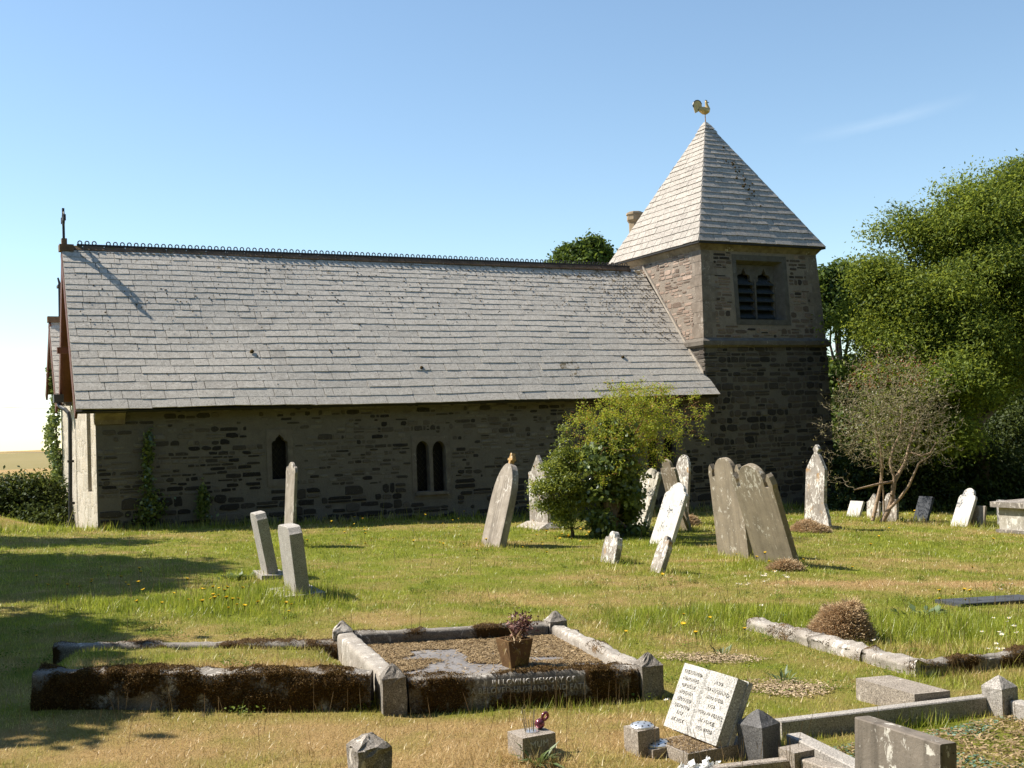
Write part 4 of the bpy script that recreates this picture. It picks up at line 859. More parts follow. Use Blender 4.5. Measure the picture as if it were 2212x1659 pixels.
# ================================================================== kerbed graves
def kerb(P, Q, w, h, inward, mat, name='kerb', parent=None, moss=(0, 0), seed=0, n=None, lump=.012, clear=None, fuzz=0, rough=.004):
    """low stone kerb from P to Q (outer foot), w wide towards 'inward', softly rounded, moss-grown"""
    P, Q = np.array(P, float), np.array(Q, float); Ln = np.linalg.norm(Q-P); d = (Q-P)/Ln; iv = np.array(inward, float); iv = iv-d*(iv @ d); iv[2] = 0; iv /= np.linalg.norm(iv)
    n = n or max(6, int(Ln/.035)); c = .018
    sec = [(0, -.15), (0, -.03)]+[(0, h*(k/5)*1.0-.0) for k in range(1, 5)]+[(.002, h-c), (c*.4, h-c*.35), (c, h), (w*.33, h), (w*.66, h), (w-c, h), (w-c*.4, h-c*.35), (w, h-c)]+[(w, h*(k/4)) for k in (3, 2, 1)]+[(w, -.15)]
    ns = len(sec); V = []; mo = []
    cum = np.cumsum([0]+[math.dist(sec[i], sec[i+1]) for i in range(ns-1)])
    for i in range(n+1):
        s = Ln*i/n
        for j, (a, b) in enumerate(sec):
            m1 = float(fbm(s*5+seed*9, cum[j]*7+seed, 40+seed, 3)); mm = moss[0]+(moss[1]-moss[0])*(1 if j < 7 else .25)
            ml = max(0., min(1., (m1-.5)*3.2+mm-(2.2 if clear and clear[0] < s/Ln+.05*(m1-.5) < clear[1] and b > h*(.36+.5*(m1-.5)) and j < 8 else 0))); dsp = lump*ml*(.35+1.3*float(vn(s*34, cum[j]*34, 3)))+rough*(float(vn(s*9, cum[j]*9, 8+seed))-.5)+rough*.8*(float(vn(s*28, cum[j]*28, 18+seed))-.5)
            nv = np.array((-1, 0.)) if j < 6 else (np.array((-.5, .8)) if j < 8 else (np.array((0, 1.)) if j < 12 else np.array((.8, .3))))
            p = P+d*s+iv*(a+nv[0]*dsp)+np.array([0, 0, b+nv[1]*dsp]); V.append(p); mo.append(ml)
    F = [(i*ns+j, i*ns+j+1, (i+1)*ns+j+1, (i+1)*ns+j) for i in range(n) for j in range(ns-1)]+[tuple(range(ns)), tuple(reversed(range(n*ns, (n+1)*ns)))]
    mb = MB(); mb.add(V, F); o = mb.build(name, M[mat], parent, True); a = o.data.attributes.new('moss', 'FLOAT', 'POINT'); a.data.foreach_set('value', np.array(mo, np.float32))
    if fuzz:
        VA = np.array(V).reshape(n+1, ns, 3); MA = np.array(mo).reshape(n+1, ns); ci = RNG.integers(0, n, fuzz); cj = RNG.integers(1, 13, fuzz); fa, fb = RNG.uniform(size=(2, fuzz, 1))
        C = (VA[ci, cj]*(1-fa)+VA[ci+1, cj]*fa)*(1-fb)+(VA[ci, cj+1]*(1-fa)+VA[ci+1, cj+1]*fa)*fb; ok = MA[ci, cj]+RNG.normal(0, .12, fuzz) > .42; C = C[ok]+RNG.normal(0, .005, (ok.sum(), 3))
        if len(C): fv, ff = leafarr(C, .0085, .1, .6); fz = fastmesh('moss', fv, ff, M['fuzz'], np.repeat(np.clip(RNG.normal(.42, .25, len(C)), 0, .84), 4), o); fz['kind'] = 'stuff'
    return o
def post(P, w, h, tip, mat, phi, parent=None, name='corner_post', moss=.1, rough=.006):
    n = 5; V = []; F = []; mb = MB()
    M4 = Matrix.Translation(Vector(P)) @ Matrix.Rotation(phi, 4, 'Z')
    ringz = [-.2, 0, h*.3, h*.6, h-tip-.008, h-tip]; per = 4*n
    def sq(r, z): 
        o = []
        for k in range(4):
            c, s = math.cos(k*PI/2), math.sin(k*PI/2)
            for i in range(n): a, b = r, -r+2*r*i/n; o.append((a*c-b*s, a*s+b*c, z))
        return o
    R_ = [sq(w/2, z) for z in ringz]+[sq(w/2*f, h-tip+tip*(1-f)) for f in (.75, .5, .25)]
    for r in R_: V += [M4 @ Vector(p)+Vector((random.uniform(-rough, rough), random.uniform(-rough, rough), random.uniform(-rough, rough))) for p in r]
    V.append(M4 @ Vector((0, 0, h-.006))); k = len(R_)
    F = [(a*per+i, a*per+(i+1) % per, (a+1)*per+(i+1) % per, (a+1)*per+i) for a in range(k-1) for i in range(per)]+[((k-1)*per+i, (k-1)*per+(i+1) % per, k*per) for i in range(per)]
    mb.add(V, F); o = mb.build(name, M[mat], parent); a = o.data.attributes.new('moss', 'FLOAT', 'POINT'); a.data.foreach_set('value', np.full(len(V), moss, np.float32)); return o
def textmesh(body, size, depth=.004, spacing=1.15):
    cu = bpy.data.curves.new('lettering', 'FONT'); cu.body = body; cu.size = size; cu.extrude = depth/2; cu.align_x = 'CENTER'; cu.align_y = 'CENTER'; cu.space_line = spacing; cu.space_character = 1.12; cu.resolution_u = 2
    o = bpy.data.objects.new('lettering', cu); COL.objects.link(o); dg = bpy.context.evaluated_depsgraph_get(); me = bpy.data.meshes.new_from_object(o.evaluated_get(dg)); bpy.data.objects.remove(o); bpy.data.curves.remove(cu); me.materials.clear(); return me
def lettering(body, size, mat, Mx, parent, depth=.004, sx=1., spacing=1.15):
    me = textmesh(body, size, depth, spacing); me.transform(Matrix.Diagonal((sx, 1, 1, 1))); me.transform(Mx); me.materials.append(M[mat]); o = bpy.data.objects.new('lettering', me); COL.objects.link(o); o.parent = parent; return o
# --- middle grave: four pointed posts, kerbs, slab (grave-local objects sit in world axes under one Empty)
PH = .29; FL = at0(847, 1430, PH); FR = at0(1399, 1406, PH); BLp = at0(739, 1338, PH); BR = at0(1199, 1317, PH)
for q in (FL, FR, BLp, BR): q[2] -= PH
GC = (FL+FR+BLp+BR)/4; g = empty('kerbed_grave', (0, 0, 0)); tag(g, 'middle grave with four pointed corner posts, mossy kerbs and slab', 'grave', 'kerbed graves')
ph2 = math.atan2(FR[1]-FL[1], FR[0]-FL[0])
for q, a in ((FL, .0), (FR, .05), (BLp, -.05), (BR, .08)): post(q, .14, PH, .08, 'rough_gran', ph2+a, g, rough=.0035)
du2 = (FR-FL)/np.linalg.norm(FR-FL); dv2 = (BLp-FL)/np.linalg.norm(BLp-FL)
kf = kerb(FL+du2*.085-dv2*.03, FR-du2*.085-dv2*.03, .13, .185, dv2, 'kerbm', parent=g, moss=(.5, 1.0), seed=1, lump=.022, clear=(.25, .76), fuzz=36000)
kerb(FL+dv2*.085-du2*.055, BLp-dv2*.085-du2*.055, .13, .20, du2, 'kerbl', parent=g, moss=(-.4, -.6), seed=2, rough=.012)
kerb(BLp+du2*.085+dv2*.05, BR-du2*.085+dv2*.05, .11, .19, -dv2, 'kerbm', parent=g, moss=(.35, .9), seed=3, lump=.02, fuzz=12000)
kerb(FR+dv2*.085+du2*.05, BR-dv2*.085+du2*.05, .11, .185, -du2, 'kerbl', parent=g, moss=(-.2, .1), seed=4, lump=.02, fuzz=9000, rough=.012)
zt = .105; mb = MB(); nq = 14; V = []
for i in range(nq+1):
    for j in range(nq+1):
        a, b = i/nq, j/nq; p = (FL*(1-a)+FR*a)*(1-b)+(BLp*(1-a)+BR*a)*b; V.append(p+np.array([0, 0, zt+.012*(float(fbm(a*4, b*4, 3))-.5)]))
mb.add(V, [(i*(nq+1)+j, (i+1)*(nq+1)+j, (i+1)*(nq+1)+j+1, i*(nq+1)+j+1) for i in range(nq) for j in range(nq)]); mb.build('slab', M['slab_in'], g, True)
def onslab(a, b, dz=0.): p = (FL*(1-a)+FR*a)*(1-b)+(BLp*(1-a)+BR*a)*b; return p+np.array([0, 0, zt+dz])
kd = (FR-FL)/np.linalg.norm(FR-FL); mid = FL*.47+FR*.53-dv2*.03
fo = -np.array([dv2[0], dv2[1], 0]); fo = fo-kd*(fo @ kd); fo /= np.linalg.norm(fo); zax = np.cross(fo, kd); zax = -zax if zax[2] < 0 else zax
Mk = Matrix(((kd[0], zax[0], fo[0], mid[0]+fo[0]*.009), (kd[1], zax[1], fo[1], mid[1]+fo[1]*.009), (kd[2], zax[2], fo[2], mid[2]+.125), (0, 0, 0, 1)))
lettering('IN LOVING MEMORY OF\nA BELOVED HUSBAND AND FATHER', .047, 'letters_k', Mk, kf, .010, .92, .95)
# clippings lying on the slab
def clipfield(fn, n, ln, wd, mat, name, dz=.006):
    C = np.array([fn() for _ in range(n)]); a = RNG.uniform(0, 2*PI, n); l = ln*RNG.uniform(.4, 1.4, n); d = np.stack([np.cos(a), np.sin(a), RNG.normal(0, .22, n)], 1)*l[:, None]/2; s = np.stack([-np.sin(a), np.cos(a), RNG.normal(0, .3, n)], 1)*wd*RNG.uniform(.6, 1.4, (n, 1))
    C[:, 2] += RNG.uniform(0, dz*2, n); V = np.stack([C-d-s, C+d-s, C+d+s, C-d+s], 1).reshape(-1, 3); return fastmesh(name, V, np.arange(4*n).reshape(-1, 4), M[mat], np.repeat(RNG.uniform(0, 1, n), 4))
def sl_pt():
    while True:
        a, b = random.uniform(.05, .97), random.uniform(.05, .96); bare = float(fbm(a*2.6+3, b*3.2, 71, 3))+.34*math.exp(-((a-.30)/.34)**2-((b-.62)/.24)**2)
        if bare < .60 or random.random() < .05: return onslab(a, b)
o = clipfield(sl_pt, 30000, .035, .0022, 'straw', 'dry_clippings'); tag(o, 'dry grass clippings strewn over the slab of the middle grave', 'clippings', kind='stuff')
# square mossy pot with dead flowers
q = onslab(.585, .36); pot = empty('flower_pot', tuple(q), ph2+.25); tag(pot, 'square mossy flower pot on the slab of the middle grave', 'flower pot')
mb = MB(); hp_ = .185; a0, a1 = .062, .092
V = []; 
for z, r in ((0, a0), (hp_*.5, (a0+a1)/2), (hp_, a1), (hp_, a1-.016), (hp_-.03, a1-.02)):
    V += [(-r, -r, z), (r, -r, z), (r, r, z), (-r, r, z)]
mb.add(V, [(k*4+i, k*4+(i+1) % 4, k*4+4+(i+1) % 4, k*4+4+i) for k in range(4) for i in range(4)]+[(16, 17, 18, 19)])
po = mb.build('pot_body', M['potm'], pot); a = po.data.attributes.new('moss', 'FLOAT', 'POINT'); a.data.foreach_set('value', np.full(20, .45, np.float32))
C = np.array([(random.gauss(.055, .04), random.gauss(.0, .035), hp_+.075+random.gauss(0, .04)) for _ in range(520)]); V, F = leafarr(C, .022, .2, .7); fastmesh('dried_flowers', V, F, M['dried'], np.repeat(RNG.uniform(0, 1, 520), 4), pot)['kind'] = 'stuff'
C = []
for k in range(70): a = random.uniform(0, 2*PI); C.append((math.cos(a)*.05-.03, math.sin(a)*.05-.03, hp_+random.uniform(-.05, .03)))
V, F = leafarr(np.array(C), .085, .2, .12); fastmesh('dead_leaves', V, F, M['straw'], np.repeat(RNG.uniform(.3, 1, 70), 4), pot)
mb = MB()
for k in range(6): mb.tube([(.02, 0, hp_-.03), (.05+random.gauss(0, .03), random.gauss(0, .03), hp_+.1)], .003, 4)
mb.build('flower_stems', M['redtwig'], pot)
# --- left grave (long kerbs, turf between)
g = empty('kerbed_grave', (0, 0, 0)); tag(g, 'long low grave on the left with brown mossy kerbs and turf inside', 'grave', 'kerbed graves')
inw = (K1c+K1d-K1a-K1b)
kerb(K1a, K1b, .17, .20, inw, 'kerbm', parent=g, moss=(.6, .95), seed=5, lump=.028, fuzz=90000)
kerb(K1d, K1c, .12, .135, -inw, 'kerbm', parent=g, moss=(.5, .7), seed=6, lump=.018, fuzz=12000)
# --- right grave with long pale kerb
a_, b_, c_ = at(1613, 1360), at(1980, 1463), at(2270, 1428)
g = empty('kerbed_grave', (0, 0, 0)); tag(g, 'overgrown grave behind the fallen book headstone with pale lichened kerbs', 'grave', 'kerbed graves')
for f0, f1, s_ in ((0, .42, 8), (.425, .72, 9), (.725, 1, 10)): kerb(a_+(b_-a_)*f0, a_+(b_-a_)*f1, .15, .085, c_-b_, 'kerbl', parent=g, moss=(-.05, .1), seed=s_, lump=.03, fuzz=7000, rough=.022)
kerb(b_+(c_-b_)*.03, c_, .11, .085, a_-b_, 'kerbm', parent=g, moss=(.2, .4), seed=11, lump=.025, fuzz=9000, rough=.012)
# --- near right grave: posts, long kerbs
g = empty('kerbed_grave', (0, 0, 0)); tag(g, 'near right grave edged by smooth grey granite kerbs and pointed posts', 'grave', 'kerbed graves')
D0 = at(1642, 1640); R0 = at(2162, 1543)
post(D0, .15, .255, .075, 'granite_shaded', .72, g, moss=-1, rough=.0015); post(R0, .14, .235, .07, 'granite', PHI+.02, g, moss=-1, rough=.0015)
def smooth_kerb(P, Q, w, h, inward, mat, parent):
    P, Q = np.array(P, float), np.array(Q, float); d = (Q-P)/np.linalg.norm(Q-P); iv = np.array(inward, float); iv -= d*(iv @ d); iv[2] = 0; iv /= np.linalg.norm(iv); c = .006
    sec = [(0, -.15), (0, h-c), (c, h), (w-c, h), (w, h-c), (w, -.15)]; mb = MB(); V = [p+iv*a+np.array([0, 0, b]) for p in (P, Q) for a, b in sec]
    mb.add(V, [(j, (j+1) % 6, 6+(j+1) % 6, 6+j) for j in range(6)]+[tuple(range(6)), tuple(reversed(range(6, 12)))]); return mb.build('kerb', M[mat], parent)
kf0, kf1 = at(1690, 1600), at(2143, 1541)
ku = (kf1-kf0)/np.linalg.norm(kf1-kf0)
smooth_kerb(kf0, kf1, .075, .10, DV, 'granite', g)
kq = at(1700, 1622); vdir = at(1850, 1700)-kq; vdir = vdir/np.linalg.norm(vdir)
smooth_kerb(kq, kq+vdir*1.3, .09, .085, ku, 'granite', g)
kr = at(2166, 1545); smooth_kerb(kr+ku*.0-vdir*-.07, kr+vdir*1.2, .08, .10, ku, 'granite', g)
# --- kerb of the nearest grave at the bottom edge
g = empty('kerbed_grave', (0, 0, 0)); tag(g, 'dark granite kerb and low square post at the bottom edge', 'grave', 'kerbed graves')
pa = at(1718, 1678); mb = MB(); M4 = Matrix.Translation(Vector(pa)) @ Matrix.Rotation(PHI-.05, 4, 'Z'); mb.box((0, 0, -.1), (.12, .12, .11), M=M4); mb.build('corner_post', M['granite_pink'], g)
smooth_kerb(at(1480, 1700), at(1717, 1672), .06, .07, DV, 'granite_pink', g); smooth_kerb(pa+DU*.03-DV*.01, pa+DU*.03-DV*1.0, .08, .08, DU, 'granite_pink', g)
# low plinth block
q = at(1976, 1551); pb = empty('plinth_block', tuple(q), PHI-.07); tag(pb, 'low square granite block behind the long smooth kerb', 'plinth')
mb = MB(); mb.box((0, 0, -.1), (.27, .50, .135)); mb.build('block', M['granite_pink'], pb); pb.rotation_euler = (.0, .05, PHI-.07)
# nearest headstone, seen from behind its left face
o, w, h, T = headstone('nearest headstone, plain grey slab streaked with lichen, cut off at the bottom edge', (1846, 1765), (2034, 1845), (1934, 1577), prof_sq, 'st_back', .085, PHI-.06, group='headstones in the churchyard')
# small pointed post at the bottom left
q = at(800, 1690); o = post(q, .165, .235, .06, 'rough_gran', PHI-.06, None, 'marker_post'); tag(o, 'rough granite post with pointed top at the bottom edge, alone', 'marker post')
# flower vase blocks
q = at(1130.6, 1647); va = empty('vase_block', tuple(q), PHI); tag(va, 'granite vase block with dead stems and a purple bauble', 'grave vase', 'granite vase blocks')
mb = MB(); mb.box((0, 0, -.08), (.19, .165, .118)); blk = mb.build('block', M['granite_pink'], va)
lettering('MUM', .045, 'letters', Matrix(((1, 0, 0, .095), (0, 0, 1, -.0015), (0, 1, 0, .075), (0, 0, 0, 1))) @ Matrix.Rotation(0, 4, 'X'), blk, .003)
mb = MB()
for k in range(9): a = random.uniform(0, 6.28); mb.tube([(.09+.02*math.cos(a), .09+.02*math.sin(a), .11), (.085+.035*math.cos(a), .09+.03*math.sin(a), .13+random.uniform(.02, .13))], .0022, 4)
mb.build('dead_stems', M['twig'], va)
mb = MB(); mb.tube([(.10, .085, .1185), (.10, .085, .122)], .035, 12); mb.build('vase_rim', M['tin'], va)
mb = MB()
def ball(mb, c, r, sx=1., sz=1.):
    V = [(c[0], c[1], c[2]-r*sz)]
    for k in range(1, 8):
        for i in range(14): a = 2*PI*i/14; p = PI*k/8; V.append((c[0]+r*sx*math.sin(p)*math.cos(a), c[1]+r*sx*math.sin(p)*math.sin(a), c[2]-r*sz*math.cos(p)))
    V.append((c[0], c[1], c[2]+r*sz)); F = [(0, 1+(i+1) % 14, 1+i) for i in range(14)]
    for k in range(6): F += [(1+k*14+i, 1+k*14+(i+1) % 14, 15+k*14+(i+1) % 14, 15+k*14+i) for i in range(14)]
    F += [(85+i, 85+(i+1) % 14, 99) for i in range(14)]; mb.add(V, F)
ball(mb, (.155, .10, .147), .027); mb.build('bauble', M['bauble'], va, True)
mb = MB(); rc = Vector((.188, .10, .180)); ax = Matrix.Rotation(.6, 3, 'Y') @ Matrix.Rotation(.3, 3, 'Z')
mb.tube([rc+ax @ Vector((.019*math.cos(a), 0, .019*math.sin(a))) for a in np.linspace(0, 2*PI, 15)], .008, 6); mb.build('broken_bauble', M['bauble'], va, True)
q = at(1380, 1636); vb = empty('vase_block', tuple(q), PHI-.02); tag(vb, 'granite vase block topped by a pierced metal lid', 'grave vase', 'granite vase blocks')
mb = MB(); mb.box((0, 0, -.08), (.13, .135, .128)); mb.build('block', M['granite_pink'], vb)
def lid(mbp, mbh, c, r):
    mbp.tube([(*c[:2], c[2]), (*c[:2], c[2]+.008), (*c[:2], c[2]+.012), (*c[:2], c[2]+.020), (*c[:2], c[2]+.024)], [r, r, r*.93, r*.68, r*.3], 20)
    for rr, n_ in ((.78, 9), (.36, 4)):
        for i in range(n_): a = 2*PI*i/n_; zz = c[2]+(.0172 if rr > .5 else .0235); mbh.tube([(c[0]+rr*r*math.cos(a), c[1]+rr*r*math.sin(a), zz-.004), (c[0]+rr*r*math.cos(a), c[1]+rr*r*math.sin(a), zz+.0012)], r*.075, 8, 1)
a1 = MB(); lid(a1, a1, (.068, .066, .128), .062); a1.build('lid', [M['tin'], M['hole']], vb)
# --- fallen open-book headstone on its base
q = at(1486.8, 1657); bb_ = empty('book_headstone', tuple(q), PHI-.03); tag(bb_, 'open book shaped granite headstone leaning back on its low base', 'headstone')
mb = MB(); mb.box((.0, 0, -.1), (.40, .30, .062), M=Matrix.Rotation(0, 4, 'X')); base = mb.build('base', M['granite_pink'], bb_)
C = np.array([(random.uniform(.01, .3), random.uniform(.01, .28), .064+random.uniform(0, .006)) for _ in range(2200)]); C = C[(C[:, 0] < .22)]
V, F = leafarr(C, .02, 1.2, .2); lt = fastmesh('leaf_litter', V, F, M['straw'], np.repeat(RNG.uniform(0, 1, len(C)), 4), base); lt['kind'] = 'stuff'
a1 = MB(); lid(a1, a1, (-.005, .255, .05), .066); a1.build('lid', [M['tin'], M['hole']], bb_)
mb = MB(); mb.box((-.08, .19, -.1), (.07, .33, .049)); mb.build('vase', M['granite_pink'], bb_)
def fit4(bl, br, ap, phi, dz):
    R = at(*br, dz); vv = np.array([-math.sin(phi), math.cos(phi), 0]); uu = np.array([math.cos(phi), math.sin(phi), 0]); W_ = .4
    for _ in range(30):
        e = proj(R+vv*W_)[0]-bl[0]; gg = (proj(R+vv*(W_+.01))[0]-proj(R+vv*W_)[0])/.01; W_ -= .7*e/gg
    m = R+vv*W_/2; H_, t = .4, 0.
    for _ in range(40):
        f = lambda h, t: proj(m+h*(math.cos(t)*np.array([0, 0, 1])+math.sin(t)*uu))-np.array(ap)
        r = f(H_, t); J = np.stack([(f(H_+1e-3, t)-r)/1e-3, (f(H_, t+1e-3)-r)/1e-3], 1); d = np.linalg.solve(J, -r); H_ += d[0]*.7; t += np.clip(d[1], -.2, .2)*.7
    return m, W_, H_, t
pb_ = PHI-.03; m, w, h, t = fit4((1432, 1571), (1545, 1611), (1533.5, 1447.5), pb_, .075)
T = .10; mb = MB(); nyb = 24; V = []
for i in range(nyb+1):
    f = i/nyb; y = -w/2+w*f; x = -T/2-.010*abs(math.sin(2*PI*f))**.7*(1 if 0 < f < 1 else 0)+.004*(1-abs(math.sin(PI*f)))
    if abs(f-.5) < .01: x = -T/2+.006
    V += [(x, y, 0), (x, y, h), (T/2-.03, y, h), (T/2-.03, y, 0)]
F = [(i*4+k, (i+1)*4+k, (i+1)*4+(k+1) % 4, i*4+(k+1) % 4) for i in range(nyb) for k in range(4)]+[(0, 1, 2, 3), (nyb*4+3, nyb*4+2, nyb*4+1, nyb*4)]
mb.add(V, F); mb.box((T/2-.0295, -w/2-.006, -.004), (T/2, w/2+.006, h+.005))
Mb = Matrix.Translation(m) @ Matrix.Rotation(pb_, 4, 'Z') @ Matrix.Rotation(t, 4, 'Y') @ Matrix.Translation((T/2, 0, 0))
bk = mb.build('book', M['book'], None); bk.parent = bb_; bk.matrix_world = Mb; bk.matrix_parent_inverse = Matrix.Identity(4)
bpy.context.view_layer.update(); bk.matrix_basis = (Matrix.Translation(q) @ Matrix.Rotation(PHI-.03, 4, 'Z')).inverted() @ Mb
# front page lettering: x of the text runs along -Y, its normal along -X
def pageM(yc, zc): return Matrix(((0, 0, -1, -T/2-.0105), (-1, 0, 0, yc), (0, 1, 0, zc), (0, 0, 0, 1)))
lettering('TREASURED\nMEMORIES\nOF DEAR\nMOTHER\nBELOVED\nDEVOTED\n1957\nAT REST', .027, 'letters', pageM(w*.25, h*.52), bk, .006, 1., 1.35)
lettering('ALSO\nHER HUSBAND\nWHO DIED\n1959\nAGED 70 YEARS\nAT PEACE\nREUNITED', .026, 'letters', pageM(-w*.25, h*.50), bk, .006, 1., 1.55)
# half-buried dark slab on the right
q = at(2076, 1312); q2 = at(2260, 1300); sb = empty('ledger_slab', (0, 0, 0)); tag(sb, 'flat dark ledger slab sunk in the long grass on the right', 'ledger slab')
smooth_kerb(q, q2, .35, .035, DV, 'st_dark', sb).name = 'slab'
q = at(1500, 1133); o = None
# ================================================================== heaps of mown grass
def heap(label, c, rx, ry, h, n, seed, strand=.13):
    e = empty('grass_heap', tuple(c)); tag(e, label, 'grass heap', 'heaps of mown dead grass'); V = []; F = []; nr, na = 9, 26
    def hz(r, a): return h*(1-r**2.2)*(.45+1.1*float(fbm(math.cos(a)*r*1.7+seed, math.sin(a)*r*1.7, 50+seed, 3)))
    for i in range(nr+1):
        for j in range(na): r = i/nr; a = 2*PI*j/na; V.append((rx*r*math.cos(a), ry*r*math.sin(a), hz(r, a)-.02-(.12 if i == nr else 0)))
    F = [(i*na+j, i*na+(j+1) % na, (i+1)*na+(j+1) % na, (i+1)*na+j) for i in range(nr) for j in range(na)]
    mb = MB(); mb.add(V, F, 0, .5); body = mb.build('heap', M['hay'], e, True)
    r = np.sqrt(RNG.uniform(0, 1.05, n)); a = RNG.uniform(0, 2*PI, n); z = np.array([hz(min(1, x), y) for x, y in zip(r, a)]); C = np.stack([rx*r*np.cos(a), ry*r*np.sin(a), z+RNG.uniform(-.015, .02, n)], 1)
    L_ = strand*RNG.uniform(.5, 1.5, (n, 1)); d = RNG.normal(size=(n, 3)); d[:, 2] = d[:, 2]*.35-.45*r; d /= np.linalg.norm(d, axis=1)[:, None]; s = np.cross(d, RNG.normal(size=(n, 3))); s /= np.linalg.norm(s, axis=1)[:, None]
    s *= .0011*(1+(np.linalg.norm(c[:2])/9)); V = np.stack([C-d*L_/2-s, C-d*L_/2+s, C+d*L_/2+s*.4, C+d*L_/2-s*.4], 1).reshape(-1, 3)
    st = fastmesh('strands', V, np.arange(4*n).reshape(-1, 4), M['hay'], np.repeat(np.clip(RNG.normal(.5, .28, n), 0, 1), 4), e); st['kind'] = 'stuff'
q = at(1828, 1388); q[1] += .15; heap('big brown heap of dead grass on the overgrown right grave', q, .215, .22, .27, 24000, 1)
q = at(1752, 1150); q[1] += .1; heap('mound of dead grass against the foot of the knobbed headstone', q, .33, .3, .15, 9000, 2)
q = at(1697, 1232); q[1] += .0; heap('small tuft of dead grass at the foot of the leaning buff pair', q, .19, .12, .085, 5000, 3)
q = at(1487, 1133); heap('small brown heap of dead grass behind the bleached headstone', q, .2, .15, .12, 4000, 4)
# bare patches of pale chippings
for px, py, rx, ry, lab in ((1535, 1424, .42, .14, 'pale wood chippings on a bare patch behind the book headstone'), (1700, 1490, .33, .16, 'pale wood chippings on a bare patch right of the book headstone'), (1245+60, 0, 0, 0, None)):
    if not lab: continue
    c = at(px, py)
    def fn():
        while True:
            a, b = random.gauss(0, .5), random.gauss(0, .5)
            if a*a+b*b < 1.2*float(fbm(a*2, b*2, 7, 2)+.45): x_, y_ = c[0]+a*rx, c[1]+b*ry*1.6; return (x_, y_, float(zg(x_, y_))+.012)
    o = clipfield(fn, 1500, .016, .004, 'chips', 'chippings', .003); tag(o, lab, 'chippings', kind='stuff')
# crowns of the boundary trees (centre, radius), set so that their shade falls where the photograph shows it
def shade(px, py, hgt, r):
    """a crown whose shadow centre falls on this spot of the lawn"""
    P = at(px, py); t = (hgt)/SUNDIR.z; return ((P[0]+SUNDIR.x*t, P[1]+SUNDIR.y*t, P[2]+hgt), r)
LEFT_TREES = [
 ('tall leafy tree on the left boundary nearest the church', [shade(20, 1222, 5.2, 1.05), shade(150, 1226, 6.2, .75), shade(265, 1232, 7.2, .5), shade(70, 1268, 6.0, .9), shade(350, 1222, 8.0, .28), shade(190, 1262, 6.8, .45), shade(-120, 1235, 4.4, 1.3)]),
 ('slim tree on the left boundary level with the gable', [shade(60, 1170, 5.0, .42), shade(160, 1170, 5.8, .40), shade(235, 1169, 6.5, .26), shade(-60, 1172, 4.2, .5)]),
 ('broad tree on the left boundary near the long grave', [((-11.3, 8.8, 6.6), 1.8), ((-11.2, 7.3, 5.2), 1.7), ((-11.2, 6.0, 7.2), 1.5), ((-10.6, 5.0, 5.6), 1.5), shade(-70, 1400, 4.2, .7), shade(10, 1345, 4.8, .28), shade(-70, 1530, 4.2, .5), shade(80, 1372, 5.2, .2), shade(-30, 1470, 4.6, .35)]),
]
# ================================================================== trees, shrubs and climbers
def lobes_px(L_): return [(pd(x, y, Y), r*Y/FPX) for x, y, r, Y in L_]
def crown(lobes, dens, leaf, mat, parent, name='crown', cl=24, spread=.30, up=.35, asp=.5, hole=.40, sq=.8, seed=0, sub=0):
    """leaf clusters through lobes: shell-weighted, thinned by noise so that sky and depth show"""
    Cs = []; T = []; O = []
    if sub:   # break every lobe into smaller boughs sitting round its surface
        L2 = []
        for c, r in lobes:
            for _ in range(sub):
                d = RNG.normal(size=3); d /= np.linalg.norm(d); d[2] *= .8; L2.append((c+d*r*RNG.uniform(.30, 1.0), r*RNG.uniform(.28, .60)))
        lobes = L2
    for c, r in lobes:
        n = max(3, int(dens*r*r)); d = RNG.normal(size=(n, 3)); d /= np.linalg.norm(d, axis=1)[:, None]; rr = RNG.uniform(.25, 1.08, (n, 1))**.55
        p = c+d*rr*r*np.array([1, 1, sq]); nz = fbm(p[:, 0]*1.3+p[:, 1]*.9, p[:, 2]*1.3-p[:, 1]*.7, 60+seed, 3); k = nz > hole
        p, d, nz = p[k], d[k], nz[k]; m = len(p); t = np.clip(RNG.normal(.5, .30, m), 0, 1)
        Cs.append((p[:, None, :]+RNG.normal(size=(m, cl, 3))*spread*np.array([1, 1, .55])).reshape(-1, 3)); T.append(np.repeat(t, cl)); O.append(np.repeat(d, cl, 0))
    C = np.concatenate(Cs); t = np.clip(np.concatenate(T)+RNG.normal(0, .13, len(C)), 0, .84); V, F = leafarr(C, leaf, up, asp, np.concatenate(O)*.6)
    return fastmesh(name, V, F, mat, np.repeat(t, 4), parent)
def wob(a, b, n, amp):
    a, b = np.array(a, float), np.array(b, float); P = [a+(b-a)*i/n for i in range(n+1)]
    for i in range(1, n): P[i] = P[i]+np.array([random.gauss(0, amp), random.gauss(0, amp), random.gauss(0, amp*.6)])
    return P
def tree(label, base, lobes, mat, dens, leaf, trunk_r, group=None, cat='tree', name='tree', tr_mat='bark', seed=0, **k):
    e = empty(name, tuple(base)); tag(e, label, cat, group); bs = np.array(base); mb = MB(); cs = np.mean([c for c, r in lobes], 0); fork = bs+(cs-bs)*.38; fork[:2] = bs[:2]+(cs-bs)[:2]*.25
    P = wob(bs-np.array([0, 0, .3]), fork, 4, trunk_r*.3); mb.tube([p-bs for p in P], [trunk_r*(1.25-.12*i) for i in range(5)], 9)
    for c, r in lobes: Q = wob(fork, c+np.array([0, 0, -.1*r]), 5, .12*r); mb.tube([q-bs for q in Q], list(np.linspace(trunk_r*.55, trunk_r*.10, 6)), 6)
    mb.build('trunk', M[tr_mat], e, True); crown([(c-bs, r) for c, r in lobes], dens, leaf, M[mat], e, seed=seed, **k); return e
GR = lambda x, y: np.array([x, y, float(zg(x, y))])
